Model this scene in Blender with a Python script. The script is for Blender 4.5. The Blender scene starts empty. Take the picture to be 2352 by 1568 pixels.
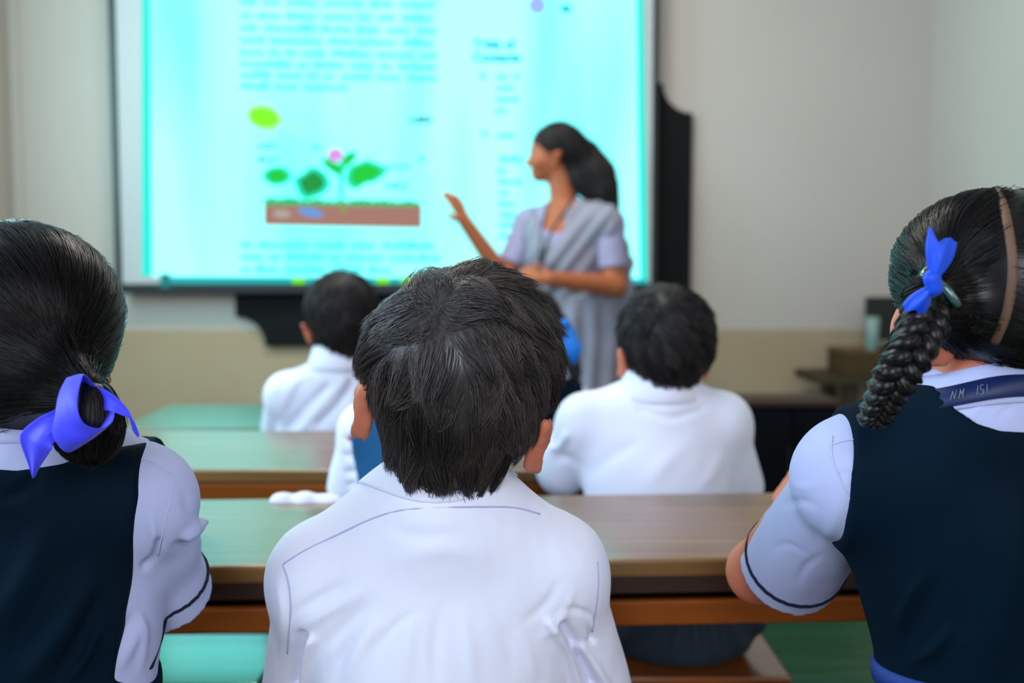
import bpy, math, random
import numpy as np
from mathutils import Vector, Matrix

SC = bpy.context.scene
COL = SC.collection
rng = np.random.default_rng(7)
random.seed(7)

# ---------------------------------------------------------------- camera
F = 2340.0            # focal length in pixels of a 2352 px wide frame
C = 1.03              # eye height of the phone
PITCH = math.atan((784 - 625) / F)
cam_d = bpy.data.cameras.new('camera')
cam_d.sensor_width = 36.0
cam_d.lens = F / 2352 * 36.0
cam_d.clip_start = 0.05
cam_d.dof.use_dof = True
cam_d.dof.focus_distance = 0.86
cam_d.dof.aperture_fstop = 3.7
cam = bpy.data.objects.new('camera', cam_d)
COL.objects.link(cam)
cam.location = (0, 0, C)
cam.rotation_euler = (math.pi / 2 - PITCH, 0, 0)
SC.camera = cam

# ---------------------------------------------------------------- world, lights, exposure
SC.view_settings.view_transform = 'Standard'
SC.view_settings.look = 'None'
SC.view_settings.gamma = 1.0
SC.view_settings.use_curve_mapping = False
SC.view_settings.exposure = 0.0
SC.cycles.use_denoising = True
SC.cycles.max_bounces = 6
SC.cycles.diffuse_bounces = 3
SC.cycles.glossy_bounces = 3
SC.cycles.transmission_bounces = 4
SC.cycles.sample_clamp_indirect = 4.0
w = bpy.data.worlds.new('daylight'); SC.world = w; w.use_nodes = True
w.node_tree.nodes['Background'].inputs[0].default_value = (0.62, 0.75, 1.0, 1)
w.node_tree.nodes['Background'].inputs[1].default_value = 0.6


def area(name, loc, target, sx, sy, power, color):
    l = bpy.data.lights.new(name, 'AREA')
    l.shape = 'RECTANGLE'; l.size = sx; l.size_y = sy
    l.energy = power; l.color = color
    o = bpy.data.objects.new(name, l); COL.objects.link(o)
    o.location = loc
    o.rotation_euler = (Vector(target) - Vector(loc)).to_track_quat('-Z', 'Y').to_euler()
    return o


area('window_daylight_left', (-1.93, 0.55, 1.75), (0.5, 0.85, 0.9), 1.7, 1.2, 62, (0.62, 0.82, 1.0))
area('window_daylight_right', (1.60, -0.75, 1.80), (0.0, 0.75, 0.9), 1.0, 1.2, 22, (1.0, 0.91, 0.86))
area('fill_light_back', (-0.15, -1.45, 1.65), (-0.1, 1.2, 0.85), 0.9, 1.3, 40, (0.82, 0.86, 1.0))  # unseen fill behind the camera, kept narrow to favour the centre
area('ceiling_fill_front', (-0.3, 2.6, 2.93), (-0.3, 2.9, 0), 1.3, 0.12, 40, (1.0, 0.93, 0.84))  # added ceiling light without a fixture, brightens the front wall
area('window_daylight_front', (-1.95, 2.75, 1.85), (1.6, 3.3, 1.7), 0.9, 1.1, 36, (0.52, 0.95, 1.0))


# ---------------------------------------------------------------- small helpers
def lin(r, g, b):
    f = lambda c: (c / 255 / 12.92) if c / 255 <= 0.04045 else ((c / 255 + 0.055) / 1.055) ** 2.4
    return (f(r), f(g), f(b), 1.0)


SP, CP = math.sin(PITCH), math.cos(PITCH)


def pix(px, py, d):
    """point of the room at depth d (metres from the lens along the room) seen at px, py"""
    u = (px - 1176) / F; v = (784 - py) / F
    y = CP + v * SP; z = -SP + v * CP
    s = d / y
    return np.array([u * s, d, C + z * s])


def topix(P):
    P = np.asarray(P, float)
    x, y, z = P[..., 0], P[..., 1], P[..., 2] - C
    fw = y * CP - z * SP; up = y * SP + z * CP
    return np.stack([1176 + F * x / fw, 784 - F * up / fw], -1)


def tag(o, label=None, cat=None, group=None, kind=None):
    if label: o['label'] = label
    if cat: o['category'] = cat
    if group: o['group'] = group
    if kind: o['kind'] = kind
    return o


def link(o, parent=None):
    COL.objects.link(o)
    if parent is not None:
        o.parent = parent
    return o


def empty(name, loc, label, cat, group=None):
    o = bpy.data.objects.new(name, None)
    o.empty_display_size = 0.05
    COL.objects.link(o); o.location = loc
    return tag(o, label, cat, group)


def root_of(o):
    while o.parent: o = o.parent
    return o


def mk(name, V, faces, mat, parent=None, smooth=True, origin=None, attr=None):
    """one mesh object from world-space vertices; faces = (n,4)/(n,3) array or list of tuples"""
    V = np.asarray(V, np.float32)
    me = bpy.data.meshes.new(name)
    off = np.zeros(3, np.float32)
    if parent is not None:
        p = parent
        while p is not None:
            off = off + np.array(p.location[:], np.float32); p = p.parent
    if origin is not None:
        loc = np.array(origin, np.float32) - off
    else:
        loc = np.zeros(3, np.float32)
    V = V - off - loc
    if isinstance(faces, np.ndarray):
        n, k = faces.shape
        me.vertices.add(len(V)); me.vertices.foreach_set('co', V.ravel())
        me.loops.add(n * k); me.loops.foreach_set('vertex_index', faces.astype(np.int32).ravel())
        me.polygons.add(n)
        me.polygons.foreach_set('loop_start', np.arange(0, n * k, k, dtype=np.int32))
        me.polygons.foreach_set('loop_total', np.full(n, k, np.int32))
        me.update(calc_edges=True)
        me.validate()
    else:
        me.from_pydata(V.tolist(), [], [tuple(int(i) for i in f) for f in faces]); me.update()
    if smooth:
        me.polygons.foreach_set('use_smooth', np.ones(len(me.polygons), bool))
    if attr is not None and len(me.vertices) == len(attr):
        a = me.attributes.new('tint', 'FLOAT', 'POINT')
        a.data.foreach_set('value', np.asarray(attr, np.float32))
    me.materials.append(mat)
    o = bpy.data.objects.new(name, me)
    o.location = loc.tolist()
    return link(o, parent)


BOXF = [(0, 3, 2, 1), (4, 5, 6, 7), (0, 1, 5, 4), (1, 2, 6, 5), (2, 3, 7, 6), (3, 0, 4, 7)]


def boxv(lo, hi):
    (a, b, c), (d, e, f) = lo, hi
    return [(a, b, c), (d, b, c), (d, e, c), (a, e, c), (a, b, f), (d, b, f), (d, e, f), (a, e, f)]


def box(name, lo, hi, mat, parent=None, bevel=0.0, M=None, origin=None):
    V = np.array(boxv(lo, hi), float)
    if M is not None: V = V @ np.array(M.to_3x3()).T + np.array(M.translation)
    o = mk(name, V, BOXF, mat, parent, smooth=False, origin=origin)
    if bevel:
        b = o.modifiers.new('bevel', 'BEVEL'); b.width = bevel; b.segments = 2
    return o


def boxes(name, lst, mat, parent=None, bevel=0.0, M=None, origin=None):
    V, Fc = [], []
    for lo, hi in lst:
        n = len(V); V += boxv(lo, hi); Fc += [tuple(i + n for i in f) for f in BOXF]
    V = np.array(V, float)
    if M is not None: V = V @ np.array(M.to_3x3()).T + np.array(M.translation)
    o = mk(name, V, Fc, mat, parent, smooth=False, origin=origin)
    if bevel:
        b = o.modifiers.new('bevel', 'BEVEL'); b.width = bevel; b.segments = 2
    return o


def tube(path, rad, n=8, closed=False):
    """vertices and quads of a tube along a polyline"""
    P = np.asarray(path, float); m = len(P)
    rad = np.broadcast_to(np.asarray(rad, float), (m,))
    if closed: T = np.roll(P, -1, 0) - np.roll(P, 1, 0)
    else: T = np.gradient(P, axis=0)
    T /= np.linalg.norm(T, axis=1, keepdims=True) + 1e-12
    ref = np.array([0.13, 0.31, 0.94])
    V = []
    N = np.cross(T[0], ref); N /= np.linalg.norm(N)
    for i in range(m):
        N = N - T[i] * (N @ T[i]); N /= np.linalg.norm(N) + 1e-12
        B = np.cross(T[i], N)
        for k in range(n):
            a = 2 * math.pi * k / n
            V.append(P[i] + rad[i] * (math.cos(a) * N + math.sin(a) * B))
    Fc = []
    for i in range(m if closed else m - 1):
        j = (i + 1) % m
        for k in range(n):
            l = (k + 1) % n
            Fc.append((i * n + k, i * n + l, j * n + l, j * n + k))
    if not closed:
        Fc.append(tuple(range(n - 1, -1, -1))); Fc.append(tuple((m - 1) * n + k for k in range(n)))
    return V, Fc


def curve_pts(pts, n):
    """Catmull-Rom through pts, n samples"""
    P = np.asarray(pts, float)
    Q = np.vstack([2 * P[0] - P[1], P, 2 * P[-1] - P[-2]])
    t = np.linspace(0, len(P) - 1 - 1e-9, n); i = t.astype(int); f = (t - i)[:, None]
    p0, p1, p2, p3 = Q[i], Q[i + 1], Q[i + 2], Q[i + 3]
    return 0.5 * (2 * p1 + (p2 - p0) * f + (2 * p0 - 5 * p1 + 4 * p2 - p3) * f ** 2 + (3 * p1 - p0 - 3 * p2 + p3) * f ** 3)


def grid_faces(nu, nv, close_u=False, close_v=False):
    Fc = []
    for i in range(nu if close_u else nu - 1):
        for j in range(nv if close_v else nv - 1):
            a, b = (i + 1) % nu, (j + 1) % nv
            Fc.append((i * nv + j, a * nv + j, a * nv + b, i * nv + b))
    return Fc


# ---------------------------------------------------------------- materials
def mat(name, col, rough=0.6, spec=0.3, bump=None, var=None, tint=0.0, sheen=0.0, coat=0.0, metal=0.0,
        emit=None, estr=1.0, trans=0.0, sss=0.0, aniso_tint=None):
    """bump=(scale,strength,distance[,stretch xyz]); var=(scale,amount 0..1, other colour[,stretch])"""
    m = bpy.data.materials.new(name); m.use_nodes = True
    nt = m.node_tree; b = nt.nodes['Principled BSDF']
    col = tuple(col) if len(col) == 4 else tuple(col) + (1,)
    b.inputs['Base Color'].default_value = col
    b.inputs['Roughness'].default_value = rough
    b.inputs['Specular IOR Level'].default_value = spec
    b.inputs['Sheen Weight'].default_value = sheen
    b.inputs['Sheen Roughness'].default_value = 0.4
    b.inputs['Coat Weight'].default_value = coat
    b.inputs['Coat Roughness'].default_value = 0.15
    b.inputs['Metallic'].default_value = metal
    b.inputs['Transmission Weight'].default_value = trans
    if sss:
        b.inputs['Subsurface Weight'].default_value = sss
        b.inputs['Subsurface Radius'].default_value = (0.012, 0.004, 0.002)
        b.inputs['Subsurface Scale'].default_value = 1.0
    if emit is not None:
        b.inputs['Emission Color'].default_value = tuple(emit[:3]) + (1,)
        b.inputs['Emission Strength'].default_value = estr
    tc = nt.nodes.new('ShaderNodeTexCoord')

    def noise(scale, stretch, detail=4.0):
        src = tc.outputs['Object']
        if stretch:
            mp = nt.nodes.new('ShaderNodeMapping'); mp.inputs['Scale'].default_value = stretch
            nt.links.new(src, mp.inputs['Vector']); src = mp.outputs['Vector']
        n = nt.nodes.new('ShaderNodeTexNoise'); n.inputs['Scale'].default_value = scale
        n.inputs['Detail'].default_value = detail
        nt.links.new(src, n.inputs['Vector'])
        return n.outputs['Fac']
    colsock = None
    if var:
        st = var[3] if len(var) > 3 else None
        fac = noise(var[0], st)
        r = nt.nodes.new('ShaderNodeValToRGB')
        r.color_ramp.elements[0].position = 0.5 - 0.25; r.color_ramp.elements[1].position = 0.5 + 0.25
        c2 = tuple(var[2])[:3]
        mixc = tuple(col[i] * (1 - var[1]) + c2[i] * var[1] for i in range(3))
        r.color_ramp.elements[0].color = col; r.color_ramp.elements[1].color = mixc + (1,)
        nt.links.new(fac, r.inputs['Fac']); colsock = r.outputs['Color']
    if tint:
        a = nt.nodes.new('ShaderNodeAttribute'); a.attribute_name = 'tint'
        mr = nt.nodes.new('ShaderNodeMapRange')
        mr.inputs['To Min'].default_value = 1 - tint; mr.inputs['To Max'].default_value = 1 + tint
        nt.links.new(a.outputs['Fac'], mr.inputs['Value'])
        mx = nt.nodes.new('ShaderNodeVectorMath'); mx.operation = 'SCALE'
        if colsock: nt.links.new(colsock, mx.inputs[0])
        else: mx.inputs[0].default_value = col[:3]
        nt.links.new(mr.outputs['Result'], mx.inputs['Scale']); colsock = mx.outputs['Vector']
    if colsock: nt.links.new(colsock, b.inputs['Base Color'])
    if bump:
        st = bump[3] if len(bump) > 3 else None
        bn = nt.nodes.new('ShaderNodeBump'); bn.inputs['Strength'].default_value = bump[1]
        bn.inputs['Distance'].default_value = bump[2]
        nt.links.new(noise(bump[0], st), bn.inputs['Height'])
        nt.links.new(bn.outputs['Normal'], b.inputs['Normal'])
    return m


MT = {}
MT['shirt'] = mat('white_cotton', (0.76, 0.79, 0.95), 0.9, 0.15, bump=(900, 0.25, 0.0006), sheen=0.15, var=(14, 0.25, (0.74, 0.75, 0.84)))
MT['shirtgirl'] = mat('shaded_white_cotton', (0.42, 0.46, 0.70), 0.9, 0.12, bump=(900, 0.25, 0.0006), var=(14, 0.25, (0.40, 0.43, 0.68)))  # white cotton darkened and blued for the shade on the girls
MT['vest'] = mat('navy_twill', (0.0011, 0.0058, 0.013), 0.75, 0.05, bump=(1100, 0.3, 0.0005), var=(9, 0.6, (0.0014, 0.012, 0.026)))
MT['vestblue'] = mat('blue_twill', (0.010, 0.085, 0.21), 0.8, 0.2, bump=(1100, 0.3, 0.0005))
MT['piping'] = mat('navy_piping', (0.006, 0.009, 0.025), 0.8, 0.2, bump=(500, 0.5, 0.001))
MT['thread'] = mat('seam_thread', (0.45, 0.48, 0.70), 0.9, 0.1)
MT['skin'] = mat('brown_skin', (0.54, 0.165, 0.092), 0.55, 0.35, bump=(260, 0.2, 0.0008), var=(25, 0.5, (0.56, 0.18, 0.11)), sss=0.25)
MT['skindark'] = mat('deep_brown_skin', (0.37, 0.105, 0.040), 0.5, 0.35, var=(25, 0.5, (0.42, 0.12, 0.05)), sss=0.15)
MT['hair'] = mat('black_hair', (0.036, 0.027, 0.025), 0.40, 0.65, tint=0.95)
MT['hairsmooth'] = mat('oiled_black_hair', (0.005, 0.0045, 0.005), 0.33, 0.28, tint=0.8)
MT['hairfar'] = mat('short_black_hair', (0.020, 0.017, 0.018), 0.55, 0.35, tint=0.8)
MT['ribbon'] = mat('violet_blue_ribbon', (0.055, 0.060, 0.90), 0.55, 0.3, bump=(700, 0.25, 0.0005), sheen=0.2)
MT['ribbon2'] = mat('royal_blue_ribbon', (0.004, 0.062, 0.62), 0.5, 0.3, bump=(700, 0.25, 0.0005), sheen=0.15)
MT['ribbon3'] = mat('sky_blue_ribbon', (0.01, 0.20, 0.70), 0.5, 0.3)
MT['lanyard'] = mat('navy_lanyard', (0.004, 0.014, 0.075), 0.5, 0.4, bump=(900, 0.2, 0.0004))
MT['print'] = mat('silver_print', (0.16, 0.19, 0.27), 0.5, 0.3)
MT['trouser'] = mat('charcoal_trouser', (0.040, 0.058, 0.085), 0.8, 0.2, bump=(900, 0.3, 0.0006))
MT['sari'] = mat('grey_sari', (0.25, 0.24, 0.30), 0.7, 0.3, bump=(300, 0.2, 0.001), sheen=0.2, var=(7, 0.5, (0.20, 0.22, 0.29)))
MT['blouse'] = mat('lavender_blouse', (0.30, 0.28, 0.43), 0.7, 0.3, bump=(300, 0.2, 0.001))
MT['desk'] = mat('varnished_desk_wood', (0.25, 0.125, 0.036), 0.28, 0.7, coat=0.30, var=(5.0, 1.0, (0.14, 0.066, 0.018), (0.5, 7.0, 7.0)), bump=(6, 0.4, 0.003, (0.5, 6, 6)))
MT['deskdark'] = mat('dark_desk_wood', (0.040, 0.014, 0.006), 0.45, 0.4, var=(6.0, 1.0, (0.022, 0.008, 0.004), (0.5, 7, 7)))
MT['orange'] = mat('orange_varnished_wood', (0.36, 0.095, 0.008), 0.22, 0.6, coat=0.8, var=(6.0, 1.0, (0.26, 0.062, 0.005), (0.5, 7, 7)), bump=(8, 0.2, 0.001, (0.5, 6, 6)))
MT['reflectbench'] = mat('bench_wood_screen_reflection', (0.010, 0.26, 0.17), 0.2, 0.7, coat=1.0, var=(6.0, 1.0, (0.012, 0.20, 0.12), (0.5, 7, 7)), bump=(8, 0.2, 0.001, (0.5, 6, 6)))  # the screen's turquoise reflection is put into this wood colour
MT['reflectdesk'] = mat('desk_wood_screen_reflection', (0.11, 0.20, 0.115), 0.28, 0.7, coat=0.5, var=(5.0, 1.0, (0.10, 0.13, 0.07), (0.5, 7, 7)), bump=(6, 0.4, 0.003, (0.5, 6, 6)))  # green reflection of the screen mixed into the desk's own colour
MT['rail'] = mat('orange_stained_rail', (0.30, 0.072, 0.005), 0.5, 0.2, var=(6.0, 1.0, (0.19, 0.044, 0.003), (0.5, 7, 7)))
MT['eyewhite'] = mat('eye_white', (.42, .38, .36), .35, .3)
MT['lips'] = mat('lip_skin', (.33, .075, .06), .5, .4)
MT['floor'] = mat('green_polished_floor', (0.015, 0.082, 0.052), 0.30, 0.9, var=(3.0, 1.0, (0.030, 0.080, 0.032), (0.6, 2.5, 1)), bump=(3, 0.7, 0.02, (0.8, 5, 1)))
MT['wall'] = mat('cream_wall_paint', (0.50, 0.455, 0.415), 0.85, 0.2, var=(2.2, 0.5, (0.46, 0.42, 0.38)), bump=(60, 0.1, 0.002))
MT['lowwall'] = mat('tan_lower_wall', (0.42, 0.33, 0.225), 0.8, 0.2, var=(2.5, 0.7, (0.36, 0.26, 0.155)), bump=(60, 0.1, 0.002))
MT['board'] = mat('blackboard_paint', (0.003, 0.004, 0.0045), 0.7, 0.15, var=(4, 0.7, (0.005, 0.006, 0.007)))
MT['black'] = mat('black_plastic', (0.006, 0.007, 0.008), 0.45, 0.4, bump=(200, 0.1, 0.0005))
MT['navybox'] = mat('dark_navy_laminate', (0.0015, 0.002, 0.004), 0.7, 0.08, var=(3, 0.5, (0.004, 0.006, 0.011)))
MT['screenwhite'] = mat('white_screen_cloth', (0.46, 0.48, 0.49), 0.9, 0.1, bump=(20, 0.1, 0.002))


# ---------------------------------------------------------------- room shell
XL, XR, YF, YB, ZC = -2.0, 1.663, 4.10, -1.9, 3.0


def wall(name, lo, hi, m):
    return tag(box(name, lo, hi, m, origin=((lo[0] + hi[0]) / 2, (lo[1] + hi[1]) / 2, lo[2])), kind='structure')


wall('floor', (XL - .15, YB - .15, -0.1), (XR + .15, YF + .15, 0), MT['floor'])
wall('ceiling', (XL - .15, YB - .15, ZC), (XR + .15, YF + .15, ZC + .1), MT['wall'])
LOW_Z = 0.80  # front wall is tan below this height, cream above
wall('wall_front', (XL - .15, YF, LOW_Z), (XR + .15, YF + .15, ZC), MT['wall'])
wall('trim_1', (XL - .15, YF - 0.001, 0), (XR + .15, YF + .15, LOW_Z), MT['lowwall'])
wall('wall_right', (XR, YB, 0), (XR + .15, YF, ZC), MT['wall'])
wall('wall_back', (XL - .15, YB - .15, 0), (XR + .15, YB, ZC), MT['wall'])


def wall_left():
    # wall with two window openings
    x0, x1 = XL - .15, XL
    lst = [((x0, YB, 0), (x1, YF, 1.10)), ((x0, YB, 2.45), (x1, YF, ZC)),
           ((x0, YB, 1.10), (x1, -0.45, 2.45)), ((x0, 1.5, 1.10), (x1, 2.2, 2.45)), ((x0, 3.3, 1.10), (x1, YF, 2.45))]
    tag(boxes('wall_left', lst, MT['wall'], origin=(XL - .07, 1, 0)), kind='structure')
    for i, (a, b) in enumerate(((-0.45, 1.5), (2.2, 3.3))):
        bars = [((x0 + .04, a, 1.10), (x0 + .09, a + .05, 2.45)), ((x0 + .04, b - .05, 1.10), (x0 + .09, b, 2.45)),
                ((x0 + .04, a, 1.10), (x0 + .09, b, 1.15)), ((x0 + .04, a, 2.40), (x0 + .09, b, 2.45)),
                ((x0 + .05, (a + b) / 2 - .02, 1.15), (x0 + .08, (a + b) / 2 + .02, 2.40))]
        tag(boxes('window_%d' % (i + 1), bars, MT['deskdark'], origin=(x0 + .06, (a + b) / 2, 1.10)), kind='structure')


wall_left()
# shallow raised conduit in the wall by the left corner
tag(box('trim_2', (-1.985, YF - .012, LOW_Z), (-1.95, YF, ZC), MT['wall'], bevel=.004, origin=(-1.967, YF, LOW_Z)), kind='structure')

# ---------------------------------------------------------------- blackboard with scooped corners
BD = YF - 0.03


def blackboard():
    xl, xr = pix(540, 700, BD)[0], pix(1588, 500, BD)[0]
    zt, zb = pix(1176, 190, BD)[2], pix(1176, 795, BD)[2]
    r = 0.118; s = 0.012
    out = []
    for cx, cz, a0, fx, fz in ((xl, zb, 0, 1, 1), (xr, zb, 1, -1, 1), (xr, zt, 2, -1, -1), (xl, zt, 3, 1, -1)):
        pts = []
        for k in range(9):
            a = math.pi / 2 * k / 8
            # concave quarter circle, centred on the outer corner, with a small straight step
            pts.append((cx + fx * r * math.sin(a) , cz + fz * r * math.cos(a)))
        pts = [(cx, cz + fz * (r + s))] + pts + [(cx + fx * (r + s), cz)]
        if a0 in (1, 3): pts = pts[::-1]
        out += pts
    n = len(out)
    V = [(x, BD, z) for x, z in out] + [(x, YF - .003, z) for x, z in out]
    Fc = [tuple(range(n)), tuple(range(2 * n - 1, n - 1, -1))] + [(i, i + n, (i + 1) % n + n, (i + 1) % n) for i in range(n)]
    o = mk('blackboard', V, Fc, MT['board'], smooth=False, origin=((xl + xr) / 2, YF, zb))
    tag(o, 'black chalkboard with scooped corners fixed to the wall behind the screen', 'blackboard')


blackboard()

# ---------------------------------------------------------------- projection screen
SD = YF - 0.085         # depth of the screen cloth


def S(px, py, lift=0.0):
    p = pix(px, py, SD); return (p[0], SD - lift, p[2])


def emis(name, col, k=1.0):
    m = bpy.data.materials.new(name); m.use_nodes = True
    b = m.node_tree.nodes['Principled BSDF']
    b.inputs['Base Color'].default_value = (0.02, 0.02, 0.02, 1); b.inputs['Roughness'].default_value = 0.9
    b.inputs['Specular IOR Level'].default_value = 0.0
    b.inputs['Emission Color'].default_value = col; b.inputs['Emission Strength'].default_value = k
    return m


def screen():
    base = S(885, 668)
    scr = empty('projection_screen', (base[0], SD, base[2]), 'black-edged white projection screen lit with a cyan lesson page on the front wall', 'screen')
    x0, x1 = S(272, 300)[0], S(1498, 300)[0]
    zt = S(885, -330)[2]; z0 = S(885, 652)[2]
    box('cloth', (x0, SD, z0), (x1, SD + 0.012, zt), MT['screenwhite'], scr)
    wb = S(272, 300)[0] - S(257, 300)[0]
    box('side_border', (x0 - wb, SD - .004, z0), (x0, SD + 0.014, zt), MT['black'], scr)
    box('side_border', (x1, SD - .004, z0), (x1 + wb * .8, SD + 0.014, zt), MT['black'], scr)
    bar = box('bottom_bar', (x0 - wb, SD - .012, S(0, 674)[2]), (x1 + wb, SD + .018, z0 + .002), MT['black'], scr, bevel=.004)
    box('roller_case', (x0 - wb - .05, SD - .03, zt), (x1 + wb + .05, SD + .05, zt + .09), MT['screenwhite'], scr, bevel=.01)
    # the projected page : glowing cyan light
    m = bpy.data.materials.new('projected_cyan'); m.use_nodes = True
    nt = m.node_tree; b = nt.nodes['Principled BSDF']
    b.inputs['Base Color'].default_value = (0.02, 0.02, 0.02, 1); b.inputs['Specular IOR Level'].default_value = 0
    tc = nt.nodes.new('ShaderNodeTexCoord'); mp = nt.nodes.new('ShaderNodeMapping')
    mp.inputs['Scale'].default_value = (2.6, 1, 0.5); mp.inputs['Rotation'].default_value = (0, 0.35, 0)
    n = nt.nodes.new('ShaderNodeTexNoise'); n.inputs['Scale'].default_value = 1.3; n.inputs['Detail'].default_value = 1.5
    r = nt.nodes.new('ShaderNodeValToRGB')
    r.color_ramp.elements[0].position = .34; r.color_ramp.elements[0].color = (0.14, 1.0, 1.0, 1)
    r.color_ramp.elements[1].position = .56; r.color_ramp.elements[1].color = (0.29, 1.0, 1.0, 1)
    nt.links.new(tc.outputs['Object'], mp.inputs['Vector']); nt.links.new(mp.outputs['Vector'], n.inputs['Vector'])
    nt.links.new(n.outputs['Fac'], r.inputs['Fac']); nt.links.new(r.outputs['Color'], b.inputs['Emission Color'])
    b.inputs['Emission Strength'].default_value = 1.75
    L = .002
    def quad(name, pts, mm, lift, parent):
        V = [S(px, py, lift) for px, py in pts]; k = len(V)
        V += [(a, c + .0012, e) for a, c, e in V]
        Fc = [tuple(range(k))] + [tuple(range(2 * k - 1, k - 1, -1))] + [(i, i + k, (i + 1) % k + k, (i + 1) % k) for i in range(k)]
        return mk(name, V, Fc, mm, parent, smooth=False)
    page = quad('projected_page', [(331, -300), (1470, -300), (1483, 641), (331, 634)], m, L, scr)
    edge = emis('projected_turquoise', (0.0, 0.92, 0.74, 1), 1.0)
    V, Fc = [], []
    for pts in ([(327, -300), (342, -300), (350, 634), (327, 634)], [(1458, -300), (1473, -300), (1487, 642), (1470, 642)]):
        quad('page_edge', pts, edge, L + .001, page)
    quad('task_bar', [(392, 636), (1486, 640), (1486, 655), (392, 655)], emis('projected_teal', (0.0, 0.55, 0.58, 1), .9), L + .001, page)
    def ell(cx, cy, rx, ry, rot=0, n=20, pw=1.0):
        c, s = math.cos(rot), math.sin(rot); o = []
        for k in range(n):
            a = 2 * math.pi * k / n
            x, y = rx * math.cos(a), ry * math.sin(a) * (abs(math.sin(a)) ** (pw - 1) if pw != 1 else 1)
            o.append((cx + x * c - y * s, cy + x * s + y * c))
        return o
    lime = emis('projected_lime', lin(130, 255, 0)); green = emis('projected_green', lin(0, 205, 45)); dk = emis('projected_dark_green', lin(0, 150, 50))
    for cx in (686, 880, 935):
        quad('task_icon', ell(cx, 645, 15, 10), lime, L + .003, page)
    # running text : rows of words
    tm = emis('projected_text', (0.02, 0.55, 0.62, 1)); tm2 = emis('projected_heading', (0.0, 0.55, 0.62, 1))
    tm3 = emis('projected_caption', (0.0, 0.06, 0.09, 1))
    r0 = random.Random(3)
    V, Fc = [], []
    def word(x0, y0, x1, h, slope):
        x = x0
        while x < x1 - 2:           # letters of differing height
            wl = min(r0.uniform(3.2, 5.5), x1 - x); hh = h * r0.choice((.62, .62, .7, 1.0)); yy = y0 + (x - 550) * slope
            k = len(V); V.extend([S(x, yy + h - hh, L + .0015), S(x + wl, yy + h - hh, L + .0015), S(x + wl, yy + h, L + .0015), S(x, yy + h, L + .0015)])
            Fc.append((k, k + 1, k + 2, k + 3)); x += wl + 1.3
    def row(y, xa, xb, h=17, slope=.018):
        x = xa
        while x < xb - 12:
            wl = min(r0.choice((26, 40, 55, 70, 90, 120)), xb - x); word(x, y, x + wl, h, slope); x += wl + r0.uniform(9, 16)
    for y, xb in ((2, 1000), (34, 1000), (62, 1003), (90, 1003), (118, 1004), (145, 1005), (170, 1005), (196, 800)):
        row(y - 8, 552, xb)
    for y, xb in ((-120, 1000), (-92, 1000), (-64, 1000), (-36, 1000)):
        row(y, 552, xb)
    for y, xb in ((560, 1015), (588, 1012), (616, 900)):
        row(y - 8, 552, xb, slope=.008)
    for y, xa, xb in ((168, 1140, 1195), (194, 1140, 1182), (220, 1140, 1192), (246, 1138, 1178), (303, 1140, 1195), (358, 1146, 1205), (384, 1142, 1165), (409, 1144, 1200), (434, 1146, 1168),
                      (460, 1146, 1205), (486, 1146, 1200), (508, 1146, 1195), (533, 1146, 1185), (300, 1105, 1122), (168, 1103, 1116)):
        row(y - 8, xa, xb, slope=.01)
    mk('page_text', V, Fc, tm, page, smooth=False)
    for x, y, wd, h in ((590, 327, 46, 14), (592, 356, 44, 16), (717, 328, 22, 13), (938, 262, 55, 17), (890, 372, 52, 12), (885, 414, 50, 15), (963, 350, 10, 20)):
        V, Fc = [], []; word(x, y, x + wd, h, .01)
        mk('diagram_caption', V, Fc, tm3, page, smooth=False)
    # heading of the side column
    for txt, px, py in (('Table of', 1086, 112), ('Contents', 1086, 142)):
        cu = bpy.data.curves.new('page_heading', 'FONT'); cu.body = txt; cu.size = .049; cu.offset = .0028; cu.extrude = .0004
        o = bpy.data.objects.new('page_heading', cu); cu.materials.append(tm2)
        p = S(px, py, L + .003)
        o.location = (p[0] - base[0], p[1] - SD, p[2] - base[2]); o.rotation_euler = (math.pi / 2, 0, 0)
        COL.objects.link(o); bpy.context.view_layer.update()
        me = bpy.data.meshes.new_from_object(o.evaluated_get(bpy.context.evaluated_depsgraph_get()))
        bpy.data.objects.remove(o)
        V = [(p[0] + v.co.x, p[1] - v.co.z, p[2] + v.co.y) for v in me.vertices]
        mk('page_heading', V, [tuple(f.vertices) for f in me.polygons], tm2, page, smooth=False)
    quad('avatar_dot', ell(1234, 13, 21, 21), emis('projected_lilac', lin(160, 190, 250)), L + .002, page)
    quad('menu_icon', [(1288, 11), (1312, 13), (1312, 31), (1288, 29)], tm, L + .002, page)
    # the plant diagram
    quad('soil_block', [(607, 460), (969, 471), (969, 524), (607, 517)], emis('projected_brown', lin(166, 118, 104)), L + .002, page)
    V = [(608, 470)]
    for k in range(40): V.append((608 + k * 9.2, 452 + k * .22 + (6 if k % 2 else 0) + r0.uniform(-3, 3)))
    V.append((968, 474))
    quad('grass_strip', V, emis('projected_grass', lin(0, 190, 110)), L + .003, page)
    quad('worm', ell(648, 491, 20, 8, .05), emis('projected_grey', lin(175, 175, 165)), L + .003, page)
    quad('root', ell(714, 488, 30, 9, .2), emis('projected_blue', lin(85, 160, 235)), L + .003, page)
    quad('root', ell(790, 478, 6, 14, 0), emis('projected_olive', lin(142, 155, 90)), L + .004, page)
    quad('sun', ell(607, 270, 36, 24, .25), lime, L + .003, page)
    quad('sun_halo', ell(607, 269, 43, 31, .25), emis('projected_pale_yellow', lin(190, 255, 190)), L + .002, page)
    quad('sun_ray', [(630, 280), (650, 272), (700, 294), (690, 312)], emis('projected_ray', lin(165, 255, 225)), L + .0018, page)
    quad('sun_ray', [(612, 288), (632, 286), (640, 318), (624, 314)], emis('projected_ray2', lin(165, 255, 225)), L + .0018, page)
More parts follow.
